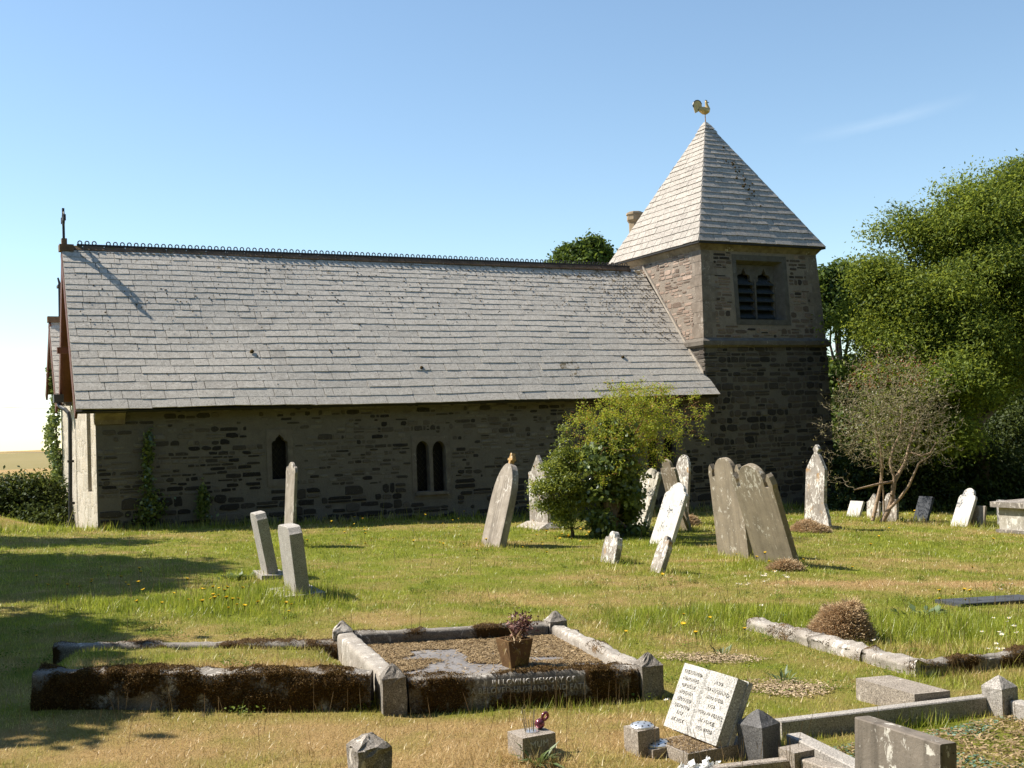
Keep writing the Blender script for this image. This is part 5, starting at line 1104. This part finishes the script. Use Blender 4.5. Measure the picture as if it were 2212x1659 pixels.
lb = lobes_px([(1985, 560, 95, 29), (1925, 640, 85, 28), (2030, 500, 80, 29), (2140, 560, 110, 29), (2000, 660, 90, 28), (2200, 700, 110, 28.5), (2085, 520, 105, 29), (2180, 450, 110, 29.5), (2060, 660, 120, 28), (1960, 740, 110, 27.5), (2165, 620, 120, 28.5), (2110, 780, 110, 27.5), (1915, 800, 75, 27), (2010, 850, 100, 26.5), (2250, 540, 120, 30), (2265, 720, 120, 29), (2170, 400, 55, 29.5), (2080, 440, 50, 29), (1940, 500, 50, 29), (2230, 385, 60, 30), (1880, 700, 60, 27.5), (2050, 940, 90, 26.5), (1960, 920, 85, 26.5), (1890, 600, 45, 28)])
tree('large light green ash tree filling the right edge beyond the tower', GR(*(pd(2120, 1000, 28.5)[:2])), lb, 'ash', 235, .092, .22, 'trees behind the church', asp=.42, hole=.375, spread=.24, seed=1, sub=15)
lb = lobes_px([(1800, 615, 48, 36), (1835, 655, 45, 36), (1795, 690, 40, 36), (1830, 790, 50, 36), (1800, 850, 60, 36), (1840, 900, 70, 36), (1780, 790, 35, 36), (1815, 590, 28, 36), (1800, 980, 60, 36)])
tree('dark leafy tree between the tower and the light green ash', GR(*(pd(1820, 1000, 36)[:2])), lb, 'oak', 260, .14, .2, 'trees behind the church', hole=.40, spread=.2, asp=.6, seed=2, sub=10)
lb = lobes_px([(1262, 560, 48, 47), (1222, 575, 30, 47), (1305, 562, 36, 47), (1270, 620, 70, 47), (1330, 610, 45, 47), (1240, 545, 20, 47), (1285, 540, 24, 47)])
tree('dark round tree top showing over the nave ridge beside the spire', GR(*(pd(1270, 900, 47)[:2])), lb, 'oak', 220, .16, .25, 'trees behind the church', hole=.36, spread=.2, asp=.6, seed=3, sub=10)
# dark undergrowth behind the right-hand stones
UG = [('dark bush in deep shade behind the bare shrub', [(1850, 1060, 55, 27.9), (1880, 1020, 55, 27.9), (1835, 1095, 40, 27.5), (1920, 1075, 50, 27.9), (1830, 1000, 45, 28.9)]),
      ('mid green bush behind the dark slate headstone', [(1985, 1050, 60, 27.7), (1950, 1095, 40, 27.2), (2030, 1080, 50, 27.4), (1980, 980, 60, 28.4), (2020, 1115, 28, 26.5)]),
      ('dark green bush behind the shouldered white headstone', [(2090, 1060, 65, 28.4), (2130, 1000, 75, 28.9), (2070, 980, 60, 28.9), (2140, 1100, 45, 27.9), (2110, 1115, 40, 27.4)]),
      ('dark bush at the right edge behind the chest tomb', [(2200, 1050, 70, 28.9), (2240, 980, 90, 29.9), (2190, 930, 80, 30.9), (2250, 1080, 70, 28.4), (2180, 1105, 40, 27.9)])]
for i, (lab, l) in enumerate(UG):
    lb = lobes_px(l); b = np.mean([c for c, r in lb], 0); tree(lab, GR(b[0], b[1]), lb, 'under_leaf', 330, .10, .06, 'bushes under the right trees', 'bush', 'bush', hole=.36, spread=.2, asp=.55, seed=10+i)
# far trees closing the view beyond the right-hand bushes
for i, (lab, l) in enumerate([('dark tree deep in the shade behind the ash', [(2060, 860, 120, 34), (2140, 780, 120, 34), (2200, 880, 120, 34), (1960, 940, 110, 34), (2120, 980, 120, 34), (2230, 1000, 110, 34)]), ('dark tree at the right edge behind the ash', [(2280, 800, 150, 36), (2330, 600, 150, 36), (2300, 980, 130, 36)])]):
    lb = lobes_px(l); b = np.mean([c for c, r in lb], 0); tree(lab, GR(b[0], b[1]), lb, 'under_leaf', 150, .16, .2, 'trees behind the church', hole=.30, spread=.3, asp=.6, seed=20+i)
# bush at the left edge beyond the gable
lb = lobes_px([(30, 1100, 48, 25.5), (85, 1095, 48, 25.5), (62, 1055, 32, 25.5), (115, 1070, 36, 26), (5, 1070, 38, 25.5), (100, 1130, 38, 25), (74, 1028, 16, 25.5), (-40, 1080, 60, 25.5), (128, 1110, 32, 25.5), (20, 1042, 18, 25.5), (45, 1135, 36, 25), (100, 1045, 14, 25.7)])
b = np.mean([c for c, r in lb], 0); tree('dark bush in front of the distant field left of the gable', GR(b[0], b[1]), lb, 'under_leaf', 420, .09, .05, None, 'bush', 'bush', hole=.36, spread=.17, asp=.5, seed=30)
# --- climbers on the church
def leafpatch(pts, leaf, mat, name, label, cat, up=.2, asp=.7, group=None):
    C = np.array(pts); b = C.mean(0); b[2] = C[:, 2].min(); V, F = leafarr(C-b, leaf, up, asp); t = np.clip(RNG.normal(.45, .22, len(C)), 0, .84)
    e = empty(name, tuple(b)); tag(e, label, cat, group); fastmesh('foliage', V, F, mat, np.repeat(t, 4), e); return e, b
P = []
for k in range(4200):
    y = random.uniform(795, 1150); f = (y-795)/355; xc = 117+10*f+6*math.sin(y*.045); x = xc+random.gauss(0, 5.5+3*math.sin(y*.021)); q = onv(x-5, y, 8.45+random.gauss(0, .3)); P.append(cw(q[0], q[1], q[2]))
e, b = leafpatch(P, .085, M['ivy'], 'ivy', 'tall ivy growing up the far end of the gable wall', 'ivy')
mb = MB(); mb.tube([cw(*onv(130, 1145, 8.3))-b, cw(*onv(125, 1000, 8.3))-b, cw(*onv(117, 850, 8.3))-b], [.04, .03, .012], 6); mb.build('stem', M['bark'], e)
for pts_, n_, lab in (([(322, 935, 8), (320, 980, 11), (318, 1030, 9), (325, 1075, 20), (330, 1105, 26), (310, 1120, 24)], 1100, 'dark climbing plant against the nave wall near its left corner'), ([(437, 1050, 5), (438, 1085, 13), (440, 1115, 15)], 420, 'low dark climber on the nave wall left of the single lancet')):
    P = []
    for k in range(n_):
        i = random.randrange(len(pts_)-1); f = random.random(); x = pts_[i][0]*(1-f)+pts_[i+1][0]*f; y = pts_[i][1]*(1-f)+pts_[i+1][1]*f; s = pts_[i][2]*(1-f)+pts_[i+1][2]*f
        q = onv(x+random.gauss(0, s*.6), y+random.gauss(0, 8), -.06-abs(random.gauss(0, .07))); P.append(cw(*q))
    leafpatch(P, .07, M['ivy'], 'climbing_plant', lab, 'climbing plant', group='climbers on the nave wall')
# --- branching by attraction: every target point is tied to the nearest twig already grown
def ramify(stems, targets, r_tip, r_gain, wig, base):
    nodes = []; segs = []
    for S_ in stems:
        pts = [np.array(p, float) for p, r in S_]; 
        for (p, r) in S_: nodes.append((np.array(p, float), r))
        segs.append((pts, [r for p, r in S_], 7))
    NP_ = [n[0] for n in nodes]; NR_ = [n[1] for n in nodes]
    targets = sorted(targets, key=lambda t: min(np.linalg.norm(t-p) for p in NP_[:40]))
    for t in targets:
        A = np.array(NP_); d = np.linalg.norm(A-t, axis=1)+.35*np.maximum(0, A[:, 2]-t[2]); i = int(np.argmin(d)); a = A[i]; ln = np.linalg.norm(t-a)
        if ln < .05: continue
        n = 4; P_ = wob(a, t, n, ln*wig); r0 = min(NR_[i]*.8, r_tip+r_gain*ln); R_ = list(np.linspace(r0, r_tip, n+1)); segs.append((P_, R_, 4))
        for p, r in zip(P_[1:], R_[1:]): NP_.append(p); NR_.append(r)
    return segs, np.array(NP_)
def px3(lst, Y): return [(pd(x, y, Y+dy), r) for x, y, dy, r in lst]
# bare shrub
Y0 = 21.3; b = at(1895, 1128); Y0 = b[1]
ST = [px3([(1903, 1132, 0, .055), (1918, 1105, 0, .052), (1927, 1075, .05, .05), (1932, 1040, .1, .045), (1955, 1000, .2, .035), (1965, 960, .3, .025), (1985, 900, .3, .014)], Y0),
      px3([(1885, 1125, 0, .042), (1893, 1090, .05, .038), (1902, 1050, .1, .034), (1906, 1010, 0, .03), (1902, 965, -.1, .022), (1890, 925, -.2, .014)], Y0),
      px3([(1920, 1100, 0, .04), (1945, 1075, -.1, .034), (1963, 1050, -.2, .03), (1985, 1000, -.3, .02), (2010, 985, -.4, .012)], Y0),
      px3([(1926, 1070, 0, .035), (1932, 1032, .1, .034), (1922, 1000, .1, .03), (1930, 965, .2, .026), (1944, 940, .2, .022), (1950, 880, .2, .014)], Y0),
      px3([(1930, 1040, .1, .03), (1900, 1045, -.1, .026), (1870, 1052, -.25, .02), (1845, 1058, -.4, .012)], Y0),
      px3([(1960, 975, .2, .022), (1990, 985, 0, .022), (2010, 978, -.1, .018), (2022, 955, -.1, .013)], Y0),
      px3([(1910, 1105, 0, .016), (1908, 1060, -.1, .015), (1900, 990, -.1, .012), (1880, 960, -.2, .010)], Y0)]
TG = []
while len(TG) < 3600:
    v = np.random.default_rng(len(TG)*7+int(random.random()*1e6)).normal(size=3); v /= np.linalg.norm(v); r = random.random()**.42
    x, y, dy = 1922+130*v[0]*r, 892-138*v[2]*r, 1.05*v[1]*r
    if y > 1000 and abs(x-1922) < 60 and random.random() < .6: continue
    TG.append(pd(x, y, Y0+dy))
for k in range(70): TG.append(pd(random.gauss(1790, 22), random.uniform(900, 1045), Y0+random.uniform(-.5, .5)))
for k in range(160): a_ = random.uniform(0, 2*PI); TG.append(pd(1922+random.uniform(125, 165)*math.cos(a_), 890-random.uniform(125, 165)*math.sin(a_)*(1 if math.sin(a_) > 0 else .8), Y0+random.uniform(-.4, .4)))
for k in range(70): TG.append(pd(random.gauss(2035, 25), random.uniform(880, 1010), Y0+random.uniform(-.5, .5)))
segs, NPt = ramify(ST, TG, .0034, .011, .10, b)
e = empty('bare_shrub', tuple(b)); tag(e, 'nearly bare brown shrub with twisted pale stems right of the tower', 'shrub')
mb, m2 = MB(), MB()
for P_, R_, n_ in segs: (mb if R_[0] > .0095 else m2).tube([p-b for p in P_], R_, 6 if n_ == 7 else 3, cap=False)
mb.build('trunk', M['barkpale'], e, True); m2.build('twigs', M['twig'], e)
pick = NPt[RNG.integers(60, len(NPt), 5200)]; C = pick-b+RNG.normal(size=(len(pick), 3))*.05; V, F = leafarr(C, .045, .1, .5); hz_ = (C[:, 2]-C[:, 2].min())/np.ptp(C[:, 2]); t = np.clip(RNG.uniform(0, .8, len(C)), 0, .84); t = np.where((hz_ > .66) & (RNG.uniform(size=len(C)) < .30), .95, t)
fastmesh('crown', V, F, M['dryleaf'], np.repeat(t, 4), e)
# --- the thicket in front of the nave: privet on the left, ivied stump, rose over the top
b = at(1240, 1160); Y1 = b[1]
lb = [(pd(x, y, Y1+dy), r*Y1/FPX) for x, y, r, dy in [(1221, 925, 7, .1), (1222, 950, 12, .1), (1216, 980, 19, .1), (1200, 1010, 21, 0), (1238, 1000, 21, .1), (1180, 1050, 22, -.1), (1222, 1045, 29, -.1), (1175, 1090, 19, .1), (1215, 1095, 29, 0), (1250, 1080, 22, .1), (1162, 1060, 12, .1), (1245, 970, 10, 0), (1180, 1010, 10, .2), (1222, 1130, 21, 0)]]
tree('upright dark privet bush on the left of the thicket in front of the nave', b, lb, 'holly', 1900, .046, .03, 'thicket in front of the nave', 'bush', 'bush', hole=.47, spread=.075, asp=.5, up=.3, seed=40)
b = at(1320, 1160); Y2 = b[1]
lb = [(pd(x, y, Y2+dy), r*Y2/FPX) for x, y, r, dy in [(1296, 1120, 24, .1), (1292, 1060, 26, .1), (1330, 1010, 38, .1), (1335, 1065, 38, .25), (1300, 985, 30, .1), (1362, 1030, 26, .35), (1352, 1105, 26, .5), (1368, 990, 22, .4), (1300, 1148, 22, 0), (1340, 960, 30, .1), (1288, 1005, 20, -.1), (1340, 1150, 16, .2), (1372, 1150, 16, .2), (1320, 930, 26, .2)]]
tree('ivy covered stump, the dense dark middle of the thicket', b, lb, 'ivy', 950, .088, .10, 'thicket in front of the nave', 'ivy', 'ivied_stump', hole=.42, spread=.10, asp=.75, up=.25, seed=41)
P = []
for k in range(620):
    f = random.random()**.6; x = 1407-48*f-14*random.random()-4*math.sin(f*9)+random.gauss(0, 5); y = 1015+135*f+random.gauss(0, 8); P.append(pd(x, y, STONES[5][0][1]-.09-random.random()*.06+.0*f))
leafpatch(P, .06, M['ivy'], 'ivy', 'ivy creeping over the leaning headstone beside the thicket', 'ivy')
b = at(1335, 1158); Y3 = b[1]+.1; r_ = lambda: random.gauss(0, 1)
ST = [px3([(1325+i*4, 1160, .1, .014), (1322+i*6, 1060, .1, .012), (1318+i*10, 980, 0, .010), (1318+i*24, 905, random.uniform(-.3, .3), .007)], Y3) for i in range(5)]
TG = []
for cx, cy, sx, sy, n_ in ((1330, 990, 46, 40, 130), (1365, 905, 56, 42, 300), (1425, 905, 48, 32, 80), (1340, 858, 30, 18, 70), (1285, 935, 34, 34, 90), (1465, 890, 40, 26, 45), (1360, 960, 56, 30, 150), (1395, 845, 52, 12, 40), (1440, 850, 30, 12, 20), (1255, 895, 16, 20, 14), (1500, 900, 14, 26, 14)):
    TG += [pd(cx+random.gauss(0, sx*.85), cy+random.gauss(0, sy*.85), Y3+random.gauss(0, .42)) for _ in range(n_)]
for pts_ in ([(1245, 880), (1262, 905), (1280, 915)], [(1250, 905), (1225, 925)], [(1510, 905), (1500, 880), (1490, 930)], [(1515, 945), (1500, 930)], [(1470, 955), (1480, 985)]): TG += [pd(x, y, Y3+random.gauss(0, .2)) for x, y in pts_]
segs, NPt = ramify(ST, TG, .0022, .006, .13, b)
e = empty('rose_bush', tuple(b)); tag(e, 'straggling yellow green rose bush spilling over the top of the thicket', 'bush', 'thicket in front of the nave'); mb = MB()
for P_, R_, n_ in segs: mb.tube([p-b for p in P_], R_, 5 if n_ == 7 else 3, cap=False)
mb.build('canes', M['redtwig'], e); pick = NPt[RNG.integers(24, len(NPt), 9000)]; pick = pick[fbm(pick[:, 0]*3.2+pick[:, 1]*2, pick[:, 2]*3.2-pick[:, 1], 95, 3) > .50]; C = (pick[:, None, :]-b+RNG.normal(size=(len(pick), 4, 3))*.04).reshape(-1, 3); V, F = leafarr(C, .034, .45, .5)
t = np.clip(RNG.normal(.5, .24, len(C)), 0, .84); t = np.where(RNG.uniform(size=len(C)) < .07, .95, t); fastmesh('foliage', V, F, M['rose'], np.repeat(t, 4), e)
# --- trees along the left boundary, out of frame, whose shade lies on the lawn
for i, (lab, l) in enumerate(LEFT_TREES):
    lb = [(np.array(c, float), r) for c, r in l]; b = np.mean([c for c, r in lb], 0); tree(lab, GR(b[0]-.3, b[1]), lb, 'oak', 460, .2, .12, 'trees along the left boundary', hole=.30, spread=.3, asp=.6, seed=50+i)
# --- unseen trees added to cut the sky fill: behind the viewer and down the right
for i, (x, y, h, r, lab) in enumerate([(-13, -7, 14, 3.6, 'big unseen tree added behind the viewer to block sky light, farthest left'), (-7.5, -9, 15, 3.8, 'big unseen tree added behind the viewer to block sky light, second from the left'), (-1.5, -8.5, 16, 3.9, 'tallest unseen tree added behind the viewer to block sky light, straight back'), (4.5, -9, 15, 3.8, 'big unseen tree added behind the viewer to block sky light, just right of the tallest'), (10.5, -7.5, 14, 3.8, 'big unseen tree added behind the viewer to block sky light, second from the right'), (15.5, -3, 14, 3.8, 'big unseen tree added behind the viewer to block sky light, farthest right'), (16.5, 5, 13, 3.6, 'unseen tree added on the right to block sky light, nearest the viewer'), (17.5, 13, 13, 3.6, 'unseen tree added on the right to block sky light, level with the buff headstones'), (18.5, 20.5, 12, 3.2, 'unseen tree added on the right to block sky light, next to the chest tomb')]):
    lb = [(np.array((x, y, h*.78)), r), (np.array((x-r*.6, y, h*.5)), r*.85), (np.array((x+r*.6, y, h*.5)), r*.85), (np.array((x, y-1, h*.28)), r*.9), (np.array((x+.8, y-.5, h*.12)), r*.7)]
    tree(lab, GR(x, y), lb, 'oak', 15, .5, .3, 'unseen trees added to block sky light', hole=.2, spread=.45, asp=.7, seed=70+i, cl=14)
# --- broad-leaved weeds
def weed(px, py, n, rad, ln, label, mat='dock', wd=.3, up=1.):
    c = at(px, py); e = empty('weed', tuple(c)); tag(e, label, 'weed', 'broad leaved weeds'); V = []; F = []; T = []
    for k in range(n):
        a = random.uniform(0, 2*PI); el = random.uniform(.3, 1.2)*up; l = ln*random.uniform(.6, 1.2); r0 = rad*random.random(); d = np.array([math.cos(a)*math.cos(el), math.sin(a)*math.cos(el), math.sin(el)]); s = np.array([-math.sin(a), math.cos(a), 0])*l*wd*.5; o = np.array([math.cos(a)*r0, math.sin(a)*r0, 0]); i = len(V)
        V += [o, o+d*l*.45+s, o+d*l-np.array([0, 0, l*.25]), o+d*l*.45-s]; F.append((i, i+1, i+2, i+3)); T += [random.random()*.8]*4
    fastmesh('leaves', np.array(V), np.array(F), M[mat], np.array(T), e)
for a_ in [(512, 1250, 60, .16, .13, 'pale green leafy weed left of the small block headstones'), (1665, 1335, 70, .14, .09, 'dark leafy weed beside the far end of the right grave kerb'), (1745, 1372, 80, .13, .10, 'leafy weed on the kerb left of the brown heap'), (1800, 1400, 20, .05, .12, 'small weed on the kerb below the brown heap'),
           (1560, 1415, 24, .07, .11, 'strappy weed at the upper chippings patch'), (1690, 1472, 22, .08, .12, 'strappy weed at the lower chippings patch'), (1160, 1650, 40, .06, .16, 'arching grass tuft against the vase block with the bauble'), (880, 1385, 40, .2, .06, 'low clover weed left of the middle grave post'), (2000, 1330, 50, .25, .12, 'weed in the long grass by the sunken slab')]: weed(*a_[:5], a_[5], wd=.12 if 'strappy' in a_[5] or 'tuft' in a_[5] else .38, up=1.1 if 'strappy' in a_[5] else .8)
# ================================================================== turf: one mass of blades
ys = np.arange(4.4, 31, .25); XS, YS = [], []
for y in ys:
    rho = 5200*min(1, 6.5/y)**1.7; w_ = .47*y+1.3; n = int(rho*2*w_*.25); XS.append(RNG.uniform(-w_, w_, n)); YS.append(y+RNG.uniform(0, .25, n))
x = np.concatenate(XS); y = np.concatenate(YS)
keep = inquad(x, y, (FL, FR, BR, BLp), .01) < .5
for q4_ in ((K1a, K1b, K1b+np.array([-.03, .2, 0]), K1a+np.array([.0, .2, 0])),): keep &= inquad(x, y, q4_, .01) < .5
LQ = [(CO+DU*.12), (CO+DU*19), (CO+DU*19+DV*9), (CO+DU*.3+DV*9)]; keep &= inquad(x, y, LQ, .01) < .5
k4 = (D0, R0, R0+vdir*2.6, D0+vdir*2.6); in4 = inquad(x, y, k4, .02) > .5
keep &= ~(in4 & (RNG.uniform(size=len(x)) < .72))
for px, py, rx, ry in ((1535, 1424, .42, .16), (1700, 1490, .33, .18)):
    c = at(px, py); keep &= (((x-c[0])/rx)**2+((y-c[1])/(ry*1.6))**2 > .75+.5*fbm(x*6, y*6, 5, 2)) | (RNG.uniform(size=len(x)) < .12)
bb0 = np.array(bb_.location); keep &= ~((((x-bb0[0])*DU[0]+(y-bb0[1])*DU[1]) > 0) & (((x-bb0[0])*DU[0]+(y-bb0[1])*DU[1]) < .4) & (((x-bb0[0])*DV[0]+(y-bb0[1])*DV[1]) > 0) & (((x-bb0[0])*DV[0]+(y-bb0[1])*DV[1]) < .3))
x, y = x[keep], y[keep]; D = dry(x, y); n = len(x)
tall = .018+.024*fbm(x*1.1, y*1.1, 81, 3)+.035*np.clip(fbm(x*2.6, y*2.6, 83, 3)-.55, 0, 1)*2
lush = np.zeros(n)
for px, py, rx, ry, a in ((560, 1300, .8, .8, .07), (350, 1310, 1.2, .4, .06), (1560, 1340, .7, .8, .07), (2050, 1360, 1.1, .7, .09), (1690, 1330, .4, .4, .05), (1340, 1350, .35, .8, .05), (2150, 1420, .8, .4, .08), (1170, 1655, .3, .1, .06), (900, 1530, 1.2, .06, .06), (1250, 1515, .8, .06, .06), (420, 1440, 1.2, .25, .03), (2100, 1470, .8, .2, .04), (1620, 1620, .5, .15, .05), (1990, 1570, .5, .1, .06)):
    c = at(px, py); lush += a*np.exp(-(((x-c[0])/rx)**2+((y-c[1])/ry)**2))
for m_s, w_s, *_r in STONES: lush += .06*np.exp(-((x-m_s[0])**2+(y-m_s[1])**2)/(.12+.25*w_s**2))
vw = (x-CO[0])*DV[0]+(y-CO[1])*DV[1]; lush += .10*np.exp(-((vw+.12)/.28)**2)
tall = tall+lush*(.5+fbm(x*3, y*3, 9, 2)); D = np.clip(D-lush*1.2, 0, 1)
hgt = tall*RNG.uniform(.5, 1.5, n)*np.where(RNG.uniform(size=n) < .006, 2.4, 1.); wdt = .0021*np.maximum(1, y/7.5)*RNG.uniform(.7, 1.4, n)*(1+lush*3)
hgt = hgt*(1+np.maximum(0, (y-10)/40)); az = RNG.uniform(0, 2*PI, n); lean = np.abs(RNG.normal(.45+.45*D, .35, n)); az2 = az+PI/2+RNG.normal(0, .5, n)
z = zg(x, y)-.006; s = np.stack([np.cos(az), np.sin(az), np.zeros(n)], 1)*wdt[:, None]; o = np.stack([x, y, z], 1)
tip = o+np.stack([np.cos(az2)*np.sin(lean), np.sin(az2)*np.sin(lean), np.cos(np.minimum(lean, 1.35))], 1)*hgt[:, None]
V = np.stack([o-s, o+s, tip], 1).reshape(-1, 3); tn = np.clip(RNG.normal(.5, .22, n)+1.1*(fbm(x*5, y*5, 91, 3)-.5), 0, 1); Dn = np.clip(D+RNG.normal(0, .16, n)+np.where(RNG.uniform(size=n) < .08, .4, 0), 0, 1)
gr = fastmesh('grass', V, np.arange(3*n).reshape(-1, 3), M['grass'], np.repeat(tn, 3), attrs={'dry': np.repeat(Dn, 3)}); tag(gr, 'sun dried mown grass covering the churchyard', 'grass', kind='stuff')
# low clover and rosettes scattered through the turf, and dry seed stalks
C = []; T = []
for k in range(260):
    py = 1130+400*random.random()**1.3; c = at(random.uniform(0, 2212), py); m = random.randint(20, 90); rr = random.uniform(.05, .16); a = RNG.uniform(0, 2*PI, m); r = rr*np.sqrt(RNG.uniform(0, 1, m)); q = np.stack([c[0]+r*np.cos(a), c[1]+r*np.sin(a), np.zeros(m)], 1); q[:, 2] = zg(q[:, 0], q[:, 1])+RNG.uniform(.012, .05, m); C.append(q); T.append(np.clip(RNG.normal(.45, .2, m), 0, .84))
C = np.concatenate(C); T = np.concatenate(T); ok = (inquad(C[:, 0], C[:, 1], (FL, FR, BR, BLp), .01) < .5) & (inquad(C[:, 0], C[:, 1], LQ, .01) < .5); C, T = C[ok], T[ok]; V, F = leafarr(C, .017, 1.0, .75); cl_ = fastmesh('clover', V, F, M['clover'], np.repeat(T, 4)); tag(cl_, 'low clover and leafy weeds growing through the turf', 'clover', kind='stuff')
V = []; T = []
def stalk(c, h):
    a = random.uniform(0, 6.28); b = c+np.array([math.cos(a), math.sin(a), 0])*h*random.uniform(.05, .35)+np.array([0, 0, h]); w = .0011*max(1, c[1]/7); s = np.array([w, 0, 0]); hs = np.array([w*2.6, 0, 0]); m = c+(b-c)*.82
    V.extend([c-s, c+s, m+s, m-s, m-hs*.5, m+hs*.5, b+hs*.3, b-hs*.3]); T.extend([random.uniform(.3, .8)]*4+[random.uniform(0, .3)]*4)
for x0, x1, y0, y1, n_ in ((230, 1900, 1108, 1122, 130), (60, 650, 1240, 1330, 90), (240, 800, 1548, 1575, 14), (880, 1400, 1500, 1540, 60), (1420, 1640, 1300, 1430, 40), (1900, 2212, 1300, 1420, 60), (1960, 2212, 1440, 1490, 30), (1470, 1720, 1650, 1700, 24), (0, 2212, 1140, 1640, 160)):
    for _ in range(n_):
        c = at(random.uniform(x0, x1), random.uniform(y0, y1))
        if inquad(c[0], c[1], (FL, FR, BR, BLp), .01) < .5 and inquad(c[0], c[1], LQ, .01) < .5: stalk(c, random.uniform(.09, .24))
st_ = fastmesh('seed_stalks', np.array(V), np.arange(len(V)).reshape(-1, 4), M['straw'], np.array(T)); tag(st_, 'dry seed stalks of tall grass left along walls and kerbs', 'grass stalks', kind='stuff')
# clippings inside the near right grave
def in4pt():
    a, b = random.uniform(.03, 1), random.uniform(.03, 1); p = (D0*(1-a)+R0*a)+vdir*2.6*b; return (p[0], p[1], float(zg(p[0], p[1]))+.015)
o_ = clipfield(in4pt, 9000, .030, .004, 'straw', 'dry_clippings'); tag(o_, 'dry clippings scattered over the near right grave', 'clippings', kind='stuff')
def in4far():
    while True:
        p = in4pt()
        if float(fbm(p[0]*2.2, p[1]*2.2, 61, 3)) > .44: return p
o_ = clipfield(in4far, 6000, .013, .005, 'glass_chips', 'glass_chippings', .004); tag(o_, 'dull green glass chippings on the near right grave', 'chippings', kind='stuff')
# ================================================================== flowers
def flowermesh(kind):
    mb = MB(); h = .10 if kind == 'y' else .075; mb.tube([(0, 0, 0), (.006, .003, h*.5), (.0, .0, h)], .0016, 4, 0, .5, False); r = .021 if kind == 'y' else .020
    n = 12; c = (0, 0, h+.004); V = [c]; F = []
    for i in range(n): a = 2*PI*i/n; V += [(r*math.cos(a), r*math.sin(a), h+.012+random.uniform(-.004, .004)), (r*.55*math.cos(a+PI/n), r*.55*math.sin(a+PI/n), h+.008)]
    F = [(0, 1+2*i, 2+2*i) for i in range(n)]+[(0, 2+2*i, 1+2*((i+1) % n)) for i in range(n)]; mb.add(V, F, 1)
    if kind == 'w': mb.add([(0, 0, h+.014)]+[(.006*math.cos(a), .006*math.sin(a), h+.009) for a in np.linspace(0, 2*PI, 7)[:6]], [(0, 1+i, 1+(i+1) % 6) for i in range(6)], 2)
    else: mb.add([(0, 0, h-.012)]+[(r*.6*math.cos(a), r*.6*math.sin(a), h+.006) for a in np.linspace(0, 2*PI, 9)[:8]], [(0, 1+(i+1) % 8, 1+i) for i in range(8)], 0)
    return mb.build('hawkbit_flower' if kind == 'y' else 'daisy', [M['stem'], M['yellow'] if kind == 'y' else M['petal'], M['yellow']])
fr_ = random.Random(3)
def flowers(kind, regions, label, cat, group):
    src = flowermesh(kind); first = True
    for x0, x1, y0, y1, n_ in regions:
        for _ in range(n_):
            c = at(fr_.uniform(x0, x1), fr_.uniform(y0, y1)); o = src if first else src.copy()
            if not first: COL.objects.link(o)
            first = False; o.location = c; sc_ = fr_.uniform(.8, 1.25)*(1.0+max(0, c[1]-14)*.02); o.scale = (sc_, sc_, sc_*fr_.uniform(.8, 1.5)); o.rotation_euler = (fr_.uniform(-.3, .2), fr_.uniform(-.3, .1), fr_.uniform(0, 6)); tag(o, label, cat, group)
flowers('y', [(300, 1120, 1106, 1124, 24), (650, 1020, 1125, 1200, 26), (1000, 1300, 1135, 1215, 18), (70, 320, 1235, 1300, 14), (430, 640, 1285, 1345, 18), (300, 520, 1275, 1330, 12), (1180, 1300, 1160, 1185, 9), (1470, 1545, 1150, 1165, 5), (1580, 1720, 1195, 1260, 9), (1880, 2000, 1122, 1135, 9), (1700, 2200, 1140, 1250, 10), (1350, 1640, 1230, 1420, 7), (2030, 2110, 1300, 1330, 6)], 'small yellow hawkbit flower on a thin stem in the mown grass', 'flower', 'yellow flowers in the grass')
flowers('w', [(1590, 1720, 1252, 1292, 18), (2095, 2212, 1262, 1300, 5), (2100, 2212, 1350, 1425, 12), (1890, 1960, 1400, 1410, 1), (1640, 1650, 1325, 1330, 1), (2000, 2010, 1115, 1120, 2), (2085, 2140, 1118, 1125, 2), (1420, 1460, 1530, 1545, 2)], 'white daisy in the longer grass', 'flower', 'white daisies in the grass')
# white artificial flowers at the bottom edge
q = at(1512, 1706); e = empty('flower_bunch', tuple(q)); tag(e, 'bunch of white cloth flowers at the bottom edge before the book headstone', 'flowers')
C = np.array([(random.gauss(a, .02), random.gauss(0, .03), .10+random.gauss(0, .015)) for a in (-.055, -.03, .035, .06) for _ in range(26)]); V, F = leafarr(C, .035, .6, .8); fastmesh('petals', V, F, M['petal'], np.repeat(RNG.uniform(0, 1, len(C)), 4), e)
mb = MB()
for k in range(6): mb.tube([(random.gauss(0, .01), random.gauss(0, .01), 0), (random.gauss(0, .05), random.gauss(0, .02), .10)], .003, 4)
mb.build('stems', M['dock'], e)
# ================================================================== wires beyond the gable
for y0, y1, lab in ((866.5, 876.5, 'upper thin overhead wire crossing the pale sky left of the gable'), (966, 971, 'lower thin overhead wire just above the distant field')):
    mb = MB(); a, b = pd(-200, y0-9, 62), pd(175, y1+3.5, 62); P_ = [a+(b-a)*i/10-np.array([0, 0, .25*(1-(2*i/10-1)**2)]) for i in range(11)]; mb.tube(P_, .010, 4); o = mb.build('overhead_wire', M['wire']); tag(o, lab, 'wire', 'overhead wires')
